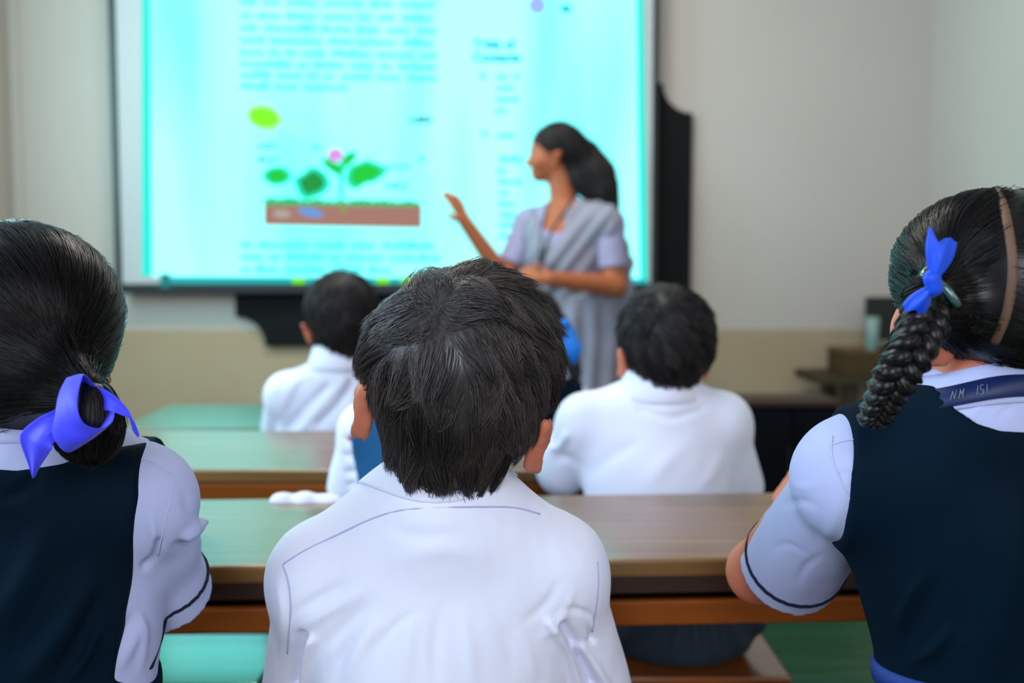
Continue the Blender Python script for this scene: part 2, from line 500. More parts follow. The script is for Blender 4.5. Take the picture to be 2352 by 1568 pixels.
    teal = emis('projected_leaf_rim', lin(0, 245, 205))
    def leaf(pts, inner=.72, mm=green, nm='leaf'):
        cx = sum(p[0] for p in pts) / len(pts); cy = sum(p[1] for p in pts) / len(pts)
        pts = [(cx + (a - cx) * 1.2, cy + (c - cy) * 1.22) for a, c in pts]
        quad(nm, pts, teal, L + .002, page)
        cx = sum(p[0] for p in pts) / len(pts); cy = sum(p[1] for p in pts) / len(pts)
        quad(nm, [(cx + (a - cx) * inner, cy + (c - cy) * inner) for a, c in pts], mm, L + .003, page)
    leaf(ell(637, 404, 28, 18))
    leaf([(680, 412), (700, 402), (712, 390), (728, 390), (745, 402), (754, 420), (746, 436), (728, 446), (700, 450), (690, 440)], .7, dk, 'bush')
    quad('stem', [(704, 440), (718, 440), (716, 456), (700, 456)], green, L + .002, page)
    leaf([(741, 368), (752, 364), (768, 374), (786, 380), (790, 390), (782, 404), (766, 396), (750, 384)])
    leaf([(784, 372), (796, 354), (814, 350), (819, 356), (812, 370), (798, 380), (788, 386)])
    leaf([(800, 410), (806, 386), (826, 378), (842, 372), (860, 378), (886, 390), (872, 406), (856, 416), (840, 418), (822, 430), (806, 424)], .75)
    quad('stem', [(778, 404), (790, 404), (788, 460), (780, 460)], teal, L + .0025, page)
    quad('flower', ell(771, 356, 18, 16), emis('projected_pink', lin(228, 150, 240)), L + .004, page)
    box('teal_block', (S(372, 640)[0], SD - .016, S(0, 660)[2]), (S(392, 640)[0], SD - .010, S(0, 628)[2]), emis('glowing_teal_mark', (0.0, 0.28, 0.26, 1), .8), bar)  # small glowing teal block in front of the bottom bar


screen()


# ---------------------------------------------------------------- furniture : desks and benches
def desk(name_label, x0, x1, yn, yf, zn, zf, yaw=0.0, thick=0.022, group='classroom desks', drop=.076, top='desk'):
    """long school desk; sloped top from the near edge (yn, zn) to the far edge (yf, zf)"""
    cx, cy = (x0 + x1) / 2, (yn + yf) / 2
    d = empty('school_desk', (cx, cy, 0), name_label, 'desk', group)
    M = Matrix.Translation((cx, cy, 0)) @ Matrix.Rotation(yaw, 4, 'Z') @ Matrix.Translation((-cx, -cy, 0))
    A = lambda V: np.array([list(M @ Vector(v)) for v in V])
    t = thick
    V = [(x0, yn, zn - t), (x1, yn, zn - t), (x1, yf, zf - t), (x0, yf, zf - t), (x0, yn, zn), (x1, yn, zn), (x1, yf, zf), (x0, yf, zf)]
    o = mk('desk_top', A(V), BOXF, MT[top], d, smooth=False)
    b = o.modifiers.new('bevel', 'BEVEL'); b.width = .004; b.segments = 2
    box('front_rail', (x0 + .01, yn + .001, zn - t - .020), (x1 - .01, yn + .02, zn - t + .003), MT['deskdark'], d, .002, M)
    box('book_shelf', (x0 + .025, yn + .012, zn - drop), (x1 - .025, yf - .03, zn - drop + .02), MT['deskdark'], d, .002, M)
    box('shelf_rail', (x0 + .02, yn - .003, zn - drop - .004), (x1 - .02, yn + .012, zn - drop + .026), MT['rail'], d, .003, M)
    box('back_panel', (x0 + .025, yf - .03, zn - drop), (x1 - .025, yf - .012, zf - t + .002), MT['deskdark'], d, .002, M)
    for xa in (x0 + .02, x1 - .05):
        e = boxes('end_frame', [((xa, yn + .01, 0), (xa + .03, yn + .05, zn - t)), ((xa, yf - .06, 0), (xa + .03, yf - .02, zf - t)),
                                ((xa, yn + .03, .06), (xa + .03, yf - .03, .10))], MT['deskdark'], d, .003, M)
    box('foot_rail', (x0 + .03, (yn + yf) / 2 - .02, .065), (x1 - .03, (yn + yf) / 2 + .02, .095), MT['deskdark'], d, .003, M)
    return d


desk('worn wooden desk top right in front of the boy in the foreground', -0.98, 0.74, 1.18, 1.50, C - .342, C - .3335, yaw=.055)
desk('wooden desk in the second row beyond the blue-vested child', -0.95, 0.37, 1.76, 2.08, C - .345, C - .3245, drop=.050)
desk('desk nearest the screen, its green reflection coloured in, before the leftmost seated boy', -0.97, 0.36, 2.50, 2.85, C - .385, C - .3715, top='reflectdesk')


def bench(label, x0, x1, yn, yf, z, group='classroom benches', legs=None, m='orange'):
    b = empty('school_bench', ((x0 + x1) / 2, (yn + yf) / 2, 0), label, 'bench', group)
    box('seat', (x0, yn, z - .028), (x1, yf, z), MT[m], b, .004)
    for xa in (legs or (x0 + .03, x1 - .07)):
        boxes('leg_frame', [((xa, yn + .02, 0), (xa + .04, yn + .06, z - .028)), ((xa, yf - .06, 0), (xa + .04, yf - .02, z - .028)),
                            ((xa, yn + .03, z - .09), (xa + .04, yf - .03, z - .028))], MT['deskdark'], b, .003)
    return b


SEAT = C - .62
bench('orange-brown bench under the short-haired boy in front of the teacher', -0.36, 0.43, 1.525, 1.715, SEAT)
bench('varnished bench, screen reflection coloured in, between the left girl and the boy at the centre', -0.95, -0.385, 1.50, 1.715, SEAT, m='reflectbench')  # left half of the bench, split off to carry the coloured reflection
bench('bench carrying the leftmost seated boy and the dark-haired girl before the teacher', -0.52, 0.34, 2.19, 2.40, SEAT)
bench('bench the boy and the two girls in the foreground sit on', -0.80, 0.74, 0.72, 1.02, SEAT)


# ---------------------------------------------------------------- things by the right wall
def right_side():
    a, b2 = pix(1688, 905, 3.3), pix(1962, 905, 3.3)
    a = pix(1690, 903, 3.50); b2 = pix(1962, 905, 3.3)
    c = empty('cupboard', ((a[0] + b2[0]) / 2, 3.4, 0), 'low black cupboard on the floor to the right of the seated boy', 'cupboard')
    zt = a[2]; xs = pix(1926, 905, 3.3)[0]
    box('body', (a[0], 3.3, .03), (xs, 3.48, zt - .018), MT['navybox'], c, .004)
    box('top', (a[0] - .012, 3.285, zt - .018), (xs + .008, 3.49, zt), MT['deskdark'], c, .003)
    box('side_unit', (xs, 3.3, .03), (b2[0], 3.48, pix(1940, 985, 3.3)[2]), MT['navybox'], c, .004)
    box('plinth', (a[0] + .01, 3.31, 0), (b2[0] - .01, 3.47, .03), MT['black'], c)
    mid = (a[0] + xs) / 2
    dr = boxes('door', [((a[0] + .008, 3.292, .05), (mid - .003, 3.3, zt - .03)), ((mid + .003, 3.292, .05), (xs - .008, 3.3, zt - .03))], MT['navybox'], c, .002)
    box('handle', (mid - .018, 3.282, .38), (mid - .012, 3.293, .46), MT['black'], dr)
    # table
    y0 = 3.70
    p0, p1 = pix(1886, 866, y0), pix(1886, 886, y0)
    t = empty('side_table', ((p0[0] + XR) / 2, 3.85, 0), 'dark olive wooden table against the right wall carrying the monitor', 'table')
    tm = mat('olive_brown_wood', (0.040, 0.033, 0.012), .6, .3, var=(5, .8, (.03, .02, .008), (1, 6, 6)))
    box('table_top', (p0[0], y0, p1[2]), (XR - .02, YF - .05, p0[2]), tm, t, .004)
    for x in (p0[0] + .10, XR - .09):
        for y in (y0 + .03, YF - .12):
            box('leg', (x, y, 0), (x + .05, y + .05, p1[2]), tm, t, .003)
    q0, q1 = pix(1946, 866, y0 + .03), pix(2012, 806, y0 + .03)
    bx = empty('wooden_box', ((q0[0] + q1[0]) / 2 + .06, y0 + .14, p0[2]), 'brown wooden box on the side table under the black monitor', 'box')
    bm = mat('brown_carton', (0.070, 0.045, 0.018), .75, .2, var=(6, .7, (.045, .03, .012)))
    box('carton_body', (q0[0], y0 + .03, p0[2]), (q0[0] + .30, y0 + .27, q1[2] - .012), bm, bx, .003)
    box('lid', (q0[0] - .004, y0 + .026, q1[2] - .012), (q0[0] + .304, y0 + .274, q1[2]), mat('amber_brown', (.11, .055, .016), .6, .3), bx, .002)
    r0, r1 = pix(1991, 805, y0 + .08), pix(1991, 682, y0 + .08)
    mo = empty('monitor', (r0[0] + .15, y0 + .12, q1[2]), 'black computer monitor standing on the brown box by the right wall', 'monitor')
    box('base', (r0[0] + .03, y0 + .07, q1[2]), (r0[0] + .25, y0 + .19, q1[2] + .012), MT['black'], mo, .004)
    box('neck', (r0[0] + .11, y0 + .12, q1[2] + .01), (r0[0] + .17, y0 + .15, q1[2] + .06), MT['black'], mo, .003)
    fr = box('housing', (r0[0], y0 + .09, q1[2] + .035), (r0[0] + .30, y0 + .12, r1[2]), MT['black'], mo, .006)
    box('display', (r0[0] + .012, y0 + .0885, q1[2] + .05), (r0[0] + .288, y0 + .0905, r1[2] - .012), mat('dark_glass', (.004, .006, .006), .15, .5), fr)
    # cup in front of the monitor
    c0, c1 = pix(1998, 790, y0 + .05), pix(1998, 728, y0 + .05)
    cy = y0 + .055; zz = q1[2]
    prof = [(.020, 0), (.022, .002), (.024, .06), (.0255, c1[2] - zz), (.023, c1[2] - zz), (.021, .06), (.018, .006), (0.0005, .006)]
    n = 24; V = []
    for r, z in prof:
        for k in range(n): V.append((c0[0] + .010 + r * math.cos(2 * math.pi * k / n), cy + r * math.sin(2 * math.pi * k / n), zz + z))
    Fc = grid_faces(len(prof), n, False, True) + [tuple(range(n))]
    o = mk('cup', V, Fc, mat('pale_teal_plastic', (.20, .30, .27), .4, .4), origin=(c0[0] + .01, cy, zz))
    tag(o, 'pale teal cup on the brown box before the monitor', 'cup')


right_side()


# ---------------------------------------------------------------- implicit bodies
def smin(a, b, k):
    h = np.clip(.5 + .5 * (b - a) / k, 0, 1)
    return b * (1 - h) + a * h - k * h * (1 - h)


def vec(p): return np.asarray(p, np.float32)


class Sdf:
    """smooth union / cut of round cones and ellipsoids"""
    def __init__(self): self.ops = []

    def ell(self, c, r, k=.015, R=None, cut=False):
        c, r = vec(c), vec(np.broadcast_to(np.asarray(r, float), (3,)))
        Rt = None if R is None else np.array(R.to_3x3(), np.float32)
        def f(P):
            q = P - c
            if Rt is not None: q = q @ Rt
            k0 = np.sqrt(((q / r) ** 2).sum(-1)) + 1e-9
            k1 = np.sqrt(((q / (r * r)) ** 2).sum(-1)) + 1e-9
            return k0 * (k0 - 1) / k1
        self.ops.append((f, k, cut)); return self

    def cone(self, a, b, ra, rb, k=.015, asp=None, cut=False):
        """asp = scale of the cross-section along world y (flattened limbs and trunks)"""
        a, b = vec(a), vec(b)
        s = np.array([1, 1 / asp, 1], np.float32) if asp else np.ones(3, np.float32)
        aa, ba = a * s, (b - a) * s
        L = float(ba @ ba) + 1e-12
        fac = asp if asp and asp < 1 else 1.0
        def f(P):
            q = P * s - aa
            t = np.clip(q @ ba / L, 0, 1)
            d = np.sqrt(((q - t[:, None] * ba) ** 2).sum(-1)) - (ra + (rb - ra) * t)
            return d * fac
        self.ops.append((f, k, cut)); return self

    def chain(self, pts, rs, k=.01, asp=None):
        for i in range(len(pts) - 1): self.cone(pts[i], pts[i + 1], rs[i], rs[i + 1], k, asp)
        return self

    def __call__(self, P):
        P = np.asarray(P, np.float32); d = None
        for f, k, cut in self.ops:
            e = f(P)
            if d is None: d = e
            elif cut: d = -smin(-d, e, k)
            else: d = smin(d, e, k)
        return d


def grad(f, P, e=.0015):
    K = np.array([[1, -1, -1], [-1, -1, 1], [-1, 1, -1], [1, 1, 1]], np.float32)
    g = 0
    for k in K: g = g + k[None] * f(P + k * e)[:, None]
    return g / (np.linalg.norm(g, axis=1, keepdims=True) + 1e-12)


def mesh_sdf(f, lo, hi, h):
    lo, hi = np.asarray(lo, float), np.asarray(hi, float)
    m = 4
    nb = np.ceil((hi - lo) / (h * m)).astype(int) + 1
    n = nb * m
    gx = [lo[i] + h * (np.arange(nb[i]) * m + 1.5) for i in range(3)]
    Cc = np.stack(np.meshgrid(*gx, indexing='ij'), -1).reshape(-1, 3).astype(np.float32)
    dc = np.concatenate([f(c) for c in np.array_split(Cc, max(1, len(Cc) // 200000))])
    near = np.abs(dc) < m * h * 2.0
    D = np.where(dc < 0, -1., 1.).astype(np.float32).reshape(nb)
    G = np.repeat(np.repeat(np.repeat(D, m, 0), m, 1), m, 2)
    off = np.stack(np.meshgrid(*[np.arange(m)] * 3, indexing='ij'), -1).reshape(-1, 3)
    bi = np.stack(np.unravel_index(np.nonzero(near)[0], nb), -1)
    nodes = (bi[:, None] * m + off[None]).reshape(-1, 3)
    P = (lo + nodes * h).astype(np.float32)
    vals = np.concatenate([f(c) for c in np.array_split(P, max(1, len(P) // 200000))]) if len(P) else np.zeros(0)
    G[nodes[:, 0], nodes[:, 1], nodes[:, 2]] = vals
    ins = G < 0
    cnt = np.zeros(n - 1, np.int8)
    sl = [slice(0, -1), slice(1, None)]
    for a in (0, 1):
        for b in (0, 1):
            for c in (0, 1): cnt += ins[sl[a], sl[b], sl[c]]
    act = np.stack(np.nonzero((cnt > 0) & (cnt < 8)), -1)
    idx = np.full(n - 1, -1, np.int32); idx[act[:, 0], act[:, 1], act[:, 2]] = np.arange(len(act))
    sumP = np.zeros((len(act), 3)); num = np.zeros(len(act))
    corners = [(a, b, c) for a in (0, 1) for b in (0, 1) for c in (0, 1)]
    val = {c: G[act[:, 0] + c[0], act[:, 1] + c[1], act[:, 2] + c[2]] for c in corners}
    for c in corners:
        for ax in range(3):
            if c[ax] == 0:
                e = list(c); e[ax] = 1; e = tuple(e)
                v0, v1 = val[c], val[e]
                x = (v0 < 0) != (v1 < 0)
                t = np.where(x, v0 / np.where(x, v0 - v1, 1), 0)
                p = np.array(c, float)[None].repeat(len(act), 0); p[:, ax] += t
                sumP[x] += p[x]; num[x] += 1
    V = lo + (act + sumP / num[:, None]) * h
    quads = []
    for ax in range(3):
        u, v = [(1, 2), (2, 0), (0, 1)][ax]
        s0 = [slice(None)] * 3; s1 = [slice(None)] * 3
        s0[ax] = slice(0, -1); s1[ax] = slice(1, None)
        A, B = ins[tuple(s0)], ins[tuple(s1)]
        for flip, X in ((False, A & ~B), (True, ~A & B)):
            e = np.stack(np.nonzero(X), -1)
            ok = np.ones(len(e), bool)
            for q in (u, v): ok &= (e[:, q] > 0) & (e[:, q] < n[q] - 1)
            e = e[ok]
            def cell(du, dv):
                c = e.copy(); c[:, u] -= du; c[:, v] -= dv
                return idx[c[:, 0], c[:, 1], c[:, 2]]
            q4 = np.stack([cell(1, 1), cell(0, 1), cell(0, 0), cell(1, 0)], -1)
            if flip: q4 = q4[:, ::-1]
            quads.append(q4)
    Q = np.concatenate(quads)
    Q = Q[(Q >= 0).all(1)]
    # pull the vertices onto the surface
    for _ in range(2):
        Vf = V.astype(np.float32)
        d = np.concatenate([f(c) for c in np.array_split(Vf, max(1, len(Vf) // 200000))])
        g = np.concatenate([grad(f, c) for c in np.array_split(Vf, max(1, len(Vf) // 200000))])
        V = V - g * np.clip(d, -h, h)[:, None] * .8
    return V, Q


def relax(V, Q, it=2, lam=.5):
    n = len(V)
    for _ in range(it):
        S_ = np.zeros((n, 3)); c = np.zeros(n)
        for a, b in ((0, 1), (1, 2), (2, 3), (3, 0)):
            for s, t in ((a, b), (b, a)):
                for k in range(3): S_[:, k] += np.bincount(Q[:, s], V[Q[:, t], k], n)
                c += np.bincount(Q[:, s], minlength=n)
        V = V * (1 - lam) + lam * S_ / np.maximum(c, 1)[:, None]
    return V


def vnorm(V, Q):
    fn = np.cross(V[Q[:, 2]] - V[Q[:, 0]], V[Q[:, 3]] - V[Q[:, 1]])
    N = np.zeros_like(V)
    for k in range(4):
        for a in range(3): N[:, a] += np.bincount(Q[:, k], fn[:, a], len(V))
    return N / (np.linalg.norm(N, axis=1, keepdims=True) + 1e-12)


def poly2(poly, x, z):
    """signed distance to a polygon (negative inside)"""
    p = np.asarray(poly, np.float32); n = len(p)
    d = np.full(x.shape, 1e9, np.float32); s = np.ones(x.shape, np.float32)
    for i in range(n):
        j = (i - 1) % n
        e = p[j] - p[i]; wx, wz = x - p[i, 0], z - p[i, 1]
        t = np.clip((wx * e[0] + wz * e[1]) / (e @ e + 1e-12), 0, 1)
        d = np.minimum(d, (wx - e[0] * t) ** 2 + (wz - e[1] * t) ** 2)
        c1, c2, c3 = z >= p[i, 1], z < p[j, 1], e[0] * wz > e[1] * wx
        s = np.where((c1 & c2 & c3) | (~c1 & ~c2 & ~c3), -s, s)
    return s * np.sqrt(d)


def seg_dist(Q2, pts):
    """distance (px) of points to a polyline in the picture plane, and position along it"""
    pts = np.asarray(pts, float); best = np.full(len(Q2), 1e9); tt = np.zeros(len(Q2))
    for i in range(len(pts) - 1):
        a, b = pts[i], pts[i + 1]; ab = b - a
        t = np.clip(((Q2 - a) @ ab) / (ab @ ab + 1e-9), 0, 1)
        d = np.linalg.norm(Q2 - a - t[:, None] * ab, axis=1)
        m = d < best; best[m] = d[m]; tt[m] = (i + t[m]) / (len(pts) - 1)
    return best, tt


def fold(V, Q, folds, facing=-0.05, low=-1.0):
    """raise / sink cloth along creases; folds = (polyline px, half width px, height m[, taper])"""
    N = vnorm(V, Q); P2 = topix(V); D = np.zeros(len(V))
    cv = V - np.array([0, 0, C]); vis = (N * cv).sum(1) / np.linalg.norm(cv, axis=1) < -facing * 0 + .12
    for fd in folds:
        pts, wd, hgt = fd[:3]
        pts = curve_pts(pts, max(6, 4 * len(pts))) if len(pts) > 2 else np.asarray(pts, float)
        d, t = seg_dist(P2, pts)
        tap = np.sin(np.pi * np.clip(t * .9 + .05, 0, 1)) if len(fd) < 4 else np.ones(len(t)) * 1.0
        D += np.where(vis, hgt * tap * np.exp(-(d / wd) ** 2), 0)
    return V + N * np.maximum(D, low)[:, None]


def noise3(P, scale, seed=0, oct=3):
    """cheap smooth pseudo-noise from sines"""
    r = np.random.default_rng(seed); o = 0
    for k in range(oct * 5):
        d = r.normal(size=3); d /= np.linalg.norm(d)
        o = o + np.sin((P @ d) * scale * (1.0 + .55 * (k // 5) * 2) + r.uniform(0, 6.28)) / (1 + k // 5)
    return o / (oct * 2.2)


# ---------------------------------------------------------------- hair strands
def strands(f, roots, flow, length, steps=8, lift=(0, .004), seed=0, clump=0.6, nclump=200, width=.00028, jit=.0006,
            curl=0.0, gravity=0.0, wobble=0.0, tuft=0.0, avoid=None):
    r = np.random.default_rng(seed)
    P = roots.astype(np.float64).copy(); n = len(P)
    length = np.broadcast_to(length, (n,))
    lf = r.uniform(.2, 1, n) * (lift[1] - lift[0]) + lift[0]
    path = [P.copy()]; nor = [grad(f, P)]
    for s in range(1, steps):
        g = grad(f, P); d = flow(P)
        if wobble: d = d / (np.linalg.norm(d, axis=1, keepdims=True) + 1e-9) + wobble * np.stack([noise3(roots, 110, seed + 50), 0 * P[:, 0], noise3(roots, 110, seed + 51)], 1)
        d = d - g * (d * g).sum(1, keepdims=True); d[:, 2] -= gravity
        d /= np.linalg.norm(d, axis=1, keepdims=True) + 1e-9
        P = P + d * (length / (steps - 1))[:, None]
        tgt = lf * (s / (steps - 1)) ** .7
        g = grad(f, P); dist = f(P)
        P = P + g * (tgt - dist)[:, None] * .8
        path.append(P.copy()); nor.append(g)
    A = np.stack(path, 1); N = np.stack(nor, 1)          # n, steps, 3
    if clump and nclump:
        ci = r.choice(n, min(nclump, n), replace=False)
        own = np.empty(n, int)
        for c in np.array_split(np.arange(n), max(1, n // 2000)):
            own[c] = ((A[c, None, 0] - A[None, ci, 0]) ** 2).sum(-1).argmin(1)
        Kp = A[ci][own]
        t = (np.linspace(0, 1, steps) ** 1.4)[None, :, None]
        A = A * (1 - clump * t) + Kp * clump * t
        clt = r.uniform(-1, 1, len(ci))[own]
        if tuft: A = A + N * (tuft * np.maximum(r.normal(size=len(ci))[own], -1)[:, None, None] * t)
    else: clt = np.zeros(n)
    A += r.normal(size=(n, 1, 3)) * jit * (np.linspace(0, 1, steps) ** 1.2)[None, :, None] * 2
    if avoid is not None:
        keep = ~(avoid(A.reshape(-1, 3)) < 0).reshape(n, steps).any(1)
        A, N, clt = A[keep], N[keep], clt[keep]; n = len(A)
    T = np.gradient(A, axis=1); T /= np.linalg.norm(T, axis=2, keepdims=True) + 1e-12
    B = np.cross(T, N); B /= np.linalg.norm(B, axis=2, keepdims=True) + 1e-12
    N = np.cross(B, T)
    prof = np.array([.6] + [1] * (steps - 3) + [.75, .12])[None, :, None] * width * r.uniform(.7, 1.3, (n, 1, 1))
    ring = np.stack([A + N * prof, A + (-.5 * N + .87 * B) * prof, A + (-.5 * N - .87 * B) * prof], 2)   # n,steps,3,3
    V = ring.reshape(-1, 3)
    base = (np.arange(n) * steps * 3)[:, None, None]
    si = (np.arange(steps - 1) * 3)[None, :, None]
    k = np.arange(3)[None, None, :]; l = (np.arange(3) + 1) % 3
    q = np.stack([base + si + k, base + si + l[None, None], base + si + 3 + l[None, None], base + si + 3 + k], -1).reshape(-1, 4)
    tint = np.clip(.5 + .38 * clt + r.normal(size=n) * .16, 0, 1)
    return V, q, np.repeat(tint, steps * 3)


def face_of(hc, R, s):
    """region of the face that hair leaves free"""
    hc = np.asarray(hc, float); f = Sdf()
    W = lambda p: vec(hc + np.array(R @ Vector(p)) * s)
    f.ell(W((0, .105, -.050)), np.array((.064, .070, .088)) * s, .01, R)
    f.cone(W((0, .10, -.10)), W((0, .06, -.19)), .06 * s, .06 * s, .02)
    return f


def join(parts):
    Vs, Qs, Ts, k = [], [], [], 0
    for V, Q, T in parts:
        Vs.append(V); Qs.append(Q + k); Ts.append(T); k += len(V)
    return np.concatenate(Vs), np.concatenate(Qs), np.concatenate(Ts)


def Rm(ax, deg): return Matrix.Rotation(math.radians(deg), 3, ax)


# ---------------------------------------------------------------- people
def hand(S_, wrist, d, palmn, side, size=1.0, curl=.5):
    """palm, four bent fingers and a thumb; d = pointing direction, palmn = palm normal, side = towards the thumb"""
    d, pn = Vector(d).normalized(), Vector(palmn)
    pn = (pn - d * pn.dot(d)).normalized(); sd = Vector(side); sd = (sd - d * sd.dot(d) - pn * sd.dot(pn)).normalized()
    w = Vector([float(x) for x in wrist]); z = size
    m = w + d * .035 * z
    S_.cone(w, w + d * .030 * z, .017 * z, .019 * z, .012)
    for o in (-.020, -.007, .007, .020):
        S_.cone(w + d * .012 * z + sd * o * .6 * z, w + d * .062 * z + sd * o * z, .0115 * z, .0105 * z, .008)
    for i, (o, L) in enumerate(((.024, .058), (.008, .066), (-.008, .062), (-.023, .047))):
        p = w + d * .064 * z + sd * o * z
        a = curl * (.55 + .12 * i); dd = d
        fan = sd * (o * 4.0)
        for s in range(3):
            a2 = a * (s + .6)
            q = p + ((d + fan * (1 - curl)).normalized() * math.cos(a2) + pn * math.sin(a2)) * L * z * (.45, .31, .24)[s]
            S_.cone(p, q, (.0085, .0078, .007)[s] * z, (.0078, .007, .006)[s] * z, .003)
            p = q
    b = w + d * .018 * z + sd * .020 * z
    t1 = b + (d * .55 + sd * .75 + pn * .25).normalized() * .030 * z
    t2 = t1 + (d * .85 + sd * .3 + pn * .35).normalized() * .026 * z
    S_.cone(b, t1, .0115 * z, .0095 * z, .007); S_.cone(t1, t2, .009 * z, .007 * z, .003)


def head(S_, hc, R, s=1.0, ears=True, flare=(1.0, 1.0), k=.012, jaw=1.0, ear_at=None):
    """skull, face with nose, eyes, lips, and ears; local +y = where the face looks"""
    W = lambda p: vec(np.array(hc, float) + np.array(R @ Vector(p)) * s)
    S_.ell(W((0, 0, .012)), np.array((.070, .086, .083)) * s, k, R)
    S_.ell(W((0, .032, -.045)), np.array((.054 * jaw, .056, .062)) * s, .03, R)
    S_.ell(W((0, .066, -.088)), np.array((.024, .022, .018)) * s, .022, R)          # chin
    S_.cone(W((0, .083, -.012)), W((0, .101, -.040)), .008 * s, .011 * s, .010)      # nose
    for x in (-1, 1):
        S_.ell(W((x * .009, .094, -.044)), .008 * s, .006, R)
        S_.ell(W((x * .030, .078, -.008)), np.array((.015, .010, .010)) * s, .006, R, cut=True)
        S_.ell(W((x * .030, .072, -.008)), .0125 * s, .003, R)
        S_.cone(W((x * .016, .084, .008)), W((x * .045, .070, .010)), .006 * s, .005 * s, .008)
        S_.ell(W((x * .038, .060, -.040)), np.array((.020, .018, .020)) * s, .018, R)   # cheek
    S_.cone(W((-.017, .085, -.064)), W((.017, .085, -.064)), .0055 * s, .0055 * s, .006)
    S_.cone(W((-.014, .084, -.073)), W((.014, .084, -.073)), .006 * s, .006 * s, .005)
    if ears:
        for x, fl in ((-1, flare[0]), (1, flare[1])):
            Re = R @ Rm('Z', -x * 32) @ Rm('Y', x * 12)
            c = (x * (.074 + .009 * fl), -.004, -.040)
            if ear_at is not None:
                e_ = ear_at[0 if x < 0 else 1]; c = tuple(R.transposed() @ Vector([float(v) for v in (np.array(e_) - np.array(hc)) / s]))
            S_.ell(W(c), np.array((.007, .019, .031)) * s, .006, Re)
            if ear_at is not None: S_.cone(W((c[0] * .45, c[1] + .004, c[2] * .8)), W((c[0] - x * .004, c[1] + .006, c[2])), .012 * s, .006 * s, .006)
            # raised outer rim
            pts = []
            for i in range(9):
                a = math.radians(-70 + 240 * i / 8)
                e = Vector((x * .004, -.016 * math.sin(a) - .0 , 0)) if False else Vector((x * .004, -.017 * math.cos(a - 1.2), .028 * math.sin(a)))
                pts.append(vec(np.array(W(c)) + np.array(Re @ e) * s))
            S_.chain(pts, [.0045 * s] * 9, .004)
            S_.ell(W((c[0] + x * .006, c[1] + .010, c[2])), np.array((.005, .009, .014)) * s, .004, Re, cut=True)
    return W


def trunk(S_, nb, sL, sR, chest, cr, hips, hr, off=0.0, k=.03, sr=.040, neck=.044, nk=None):
    """neck base, sloping shoulders, rib cage and hips; off grows it into clothing"""
    nb, sL, sR = vec(nb), vec(sL), vec(sR)
    S_.ell(chest, np.array(cr) + off, k)
    for s in (sL, sR):
        S_.cone(nb + vec((0, 0, -.022)), s, neck + off * .6, sr + off, k)
        S_.cone(s + vec((0, 0, -.01)), vec(chest) + (s - vec(chest)) * .35, sr + off, sr * 1.5 + off, k, asp=.85)
    S_.cone(vec(chest) + vec((0, 0, -.04)), hips, cr[0] * .88 + off, hr + off, k, asp=.66)


def features(o, W, R, s):
    """eyes with irises, brows and lips set into the face"""
    def ball(name, c, r, m, par, n=14):
        V, c = [], np.array(c, float)
        for i in range(n + 1):
            for j in range(n):
                a, b = math.pi * i / n, 2 * math.pi * j / n
                e = R @ Vector((r[0] * math.sin(a) * math.cos(b), r[1] * math.sin(a) * math.sin(b), r[2] * math.cos(a)))
                V.append(c + np.array(e) * s)
        return mk(name, V, grid_faces(n + 1, n, False, True), MT[m], par)
    for x in (-1, 1):
        e = ball('eye', W((x * .030, .0712, -.008)), (.0135, .0128, .0078), 'eyewhite', o)
        ball('iris', W((x * .030, .0812, -.008)), (.0066, .0040, .0064), 'black', e)
        V, Fc = tube([W((x * (.014 + .008 * k), .0905 - .0012 * k * k - .002 * k, .0085 + .0022 * k - .0005 * k * k)) for k in range(5)], .0022 * s, 6)
        mk('eyebrow', V, Fc, MT['black'], o)
    V, Fc = tube([W((-.020 + .005 * k, .0875 - .00055 * (k - 4) ** 2 * .5 + .0035, -.0685 - .0002 * (k - 4) ** 2)) for k in range(9)], .0030 * s, 6)
    mk('lips', V, Fc, MT['lips'], o)


def finish_person(o, label, group=None):
    return tag(o, label, 'person', group)


def solid(name, f, lo, hi, h, m, parent=None, origin=None, post=None, rel=1):
    V, Q = mesh_sdf(f, lo, hi, h)
    if rel: V = relax(V, Q, rel)
    if post: V = post(V, Q)
    return mk(name, V, Q, m, parent, origin=origin)


def onto(f, a, d, rmax=.25, n=120):
    """outermost surface point from axis point a along direction d"""
    d = np.asarray(d, float) / np.linalg.norm(d)
    t = np.linspace(rmax, 0, n)
    P = np.asarray(a, float) + t[:, None] * d
    v = f(P); i = np.argmax(v < 0)
    if v[i] >= 0: return np.asarray(a, float)
    lo_, hi_ = t[i], t[max(i - 1, 0)]
    for _ in range(14):
        mid = (lo_ + hi_) / 2
        if f((np.asarray(a, float) + mid * d)[None])[0] < 0: lo_ = mid
        else: hi_ = mid
    return np.asarray(a, float) + lo_ * d


def onto_many(f, A_, D_, rmax, n=150):
    A_, D_ = np.asarray(A_, float), np.asarray(D_, float)
    t = np.linspace(rmax, 0, n)
    P = A_[:, None] + t[None, :, None] * D_[:, None]
    v = np.concatenate([f(c) for c in np.array_split(P.reshape(-1, 3), max(1, P.size // 600000))]).reshape(len(A_), n)
    i = np.clip(np.argmax(v < 0, 1), 1, n - 1); k = np.arange(len(A_))
    v0, v1 = v[k, i - 1], v[k, i]
    w_ = np.clip(v0 / (v0 - v1 + 1e-12), 0, 1)
    return np.where((v < 0).any(1), t[i - 1] + (t[i] - t[i - 1]) * w_, 0)


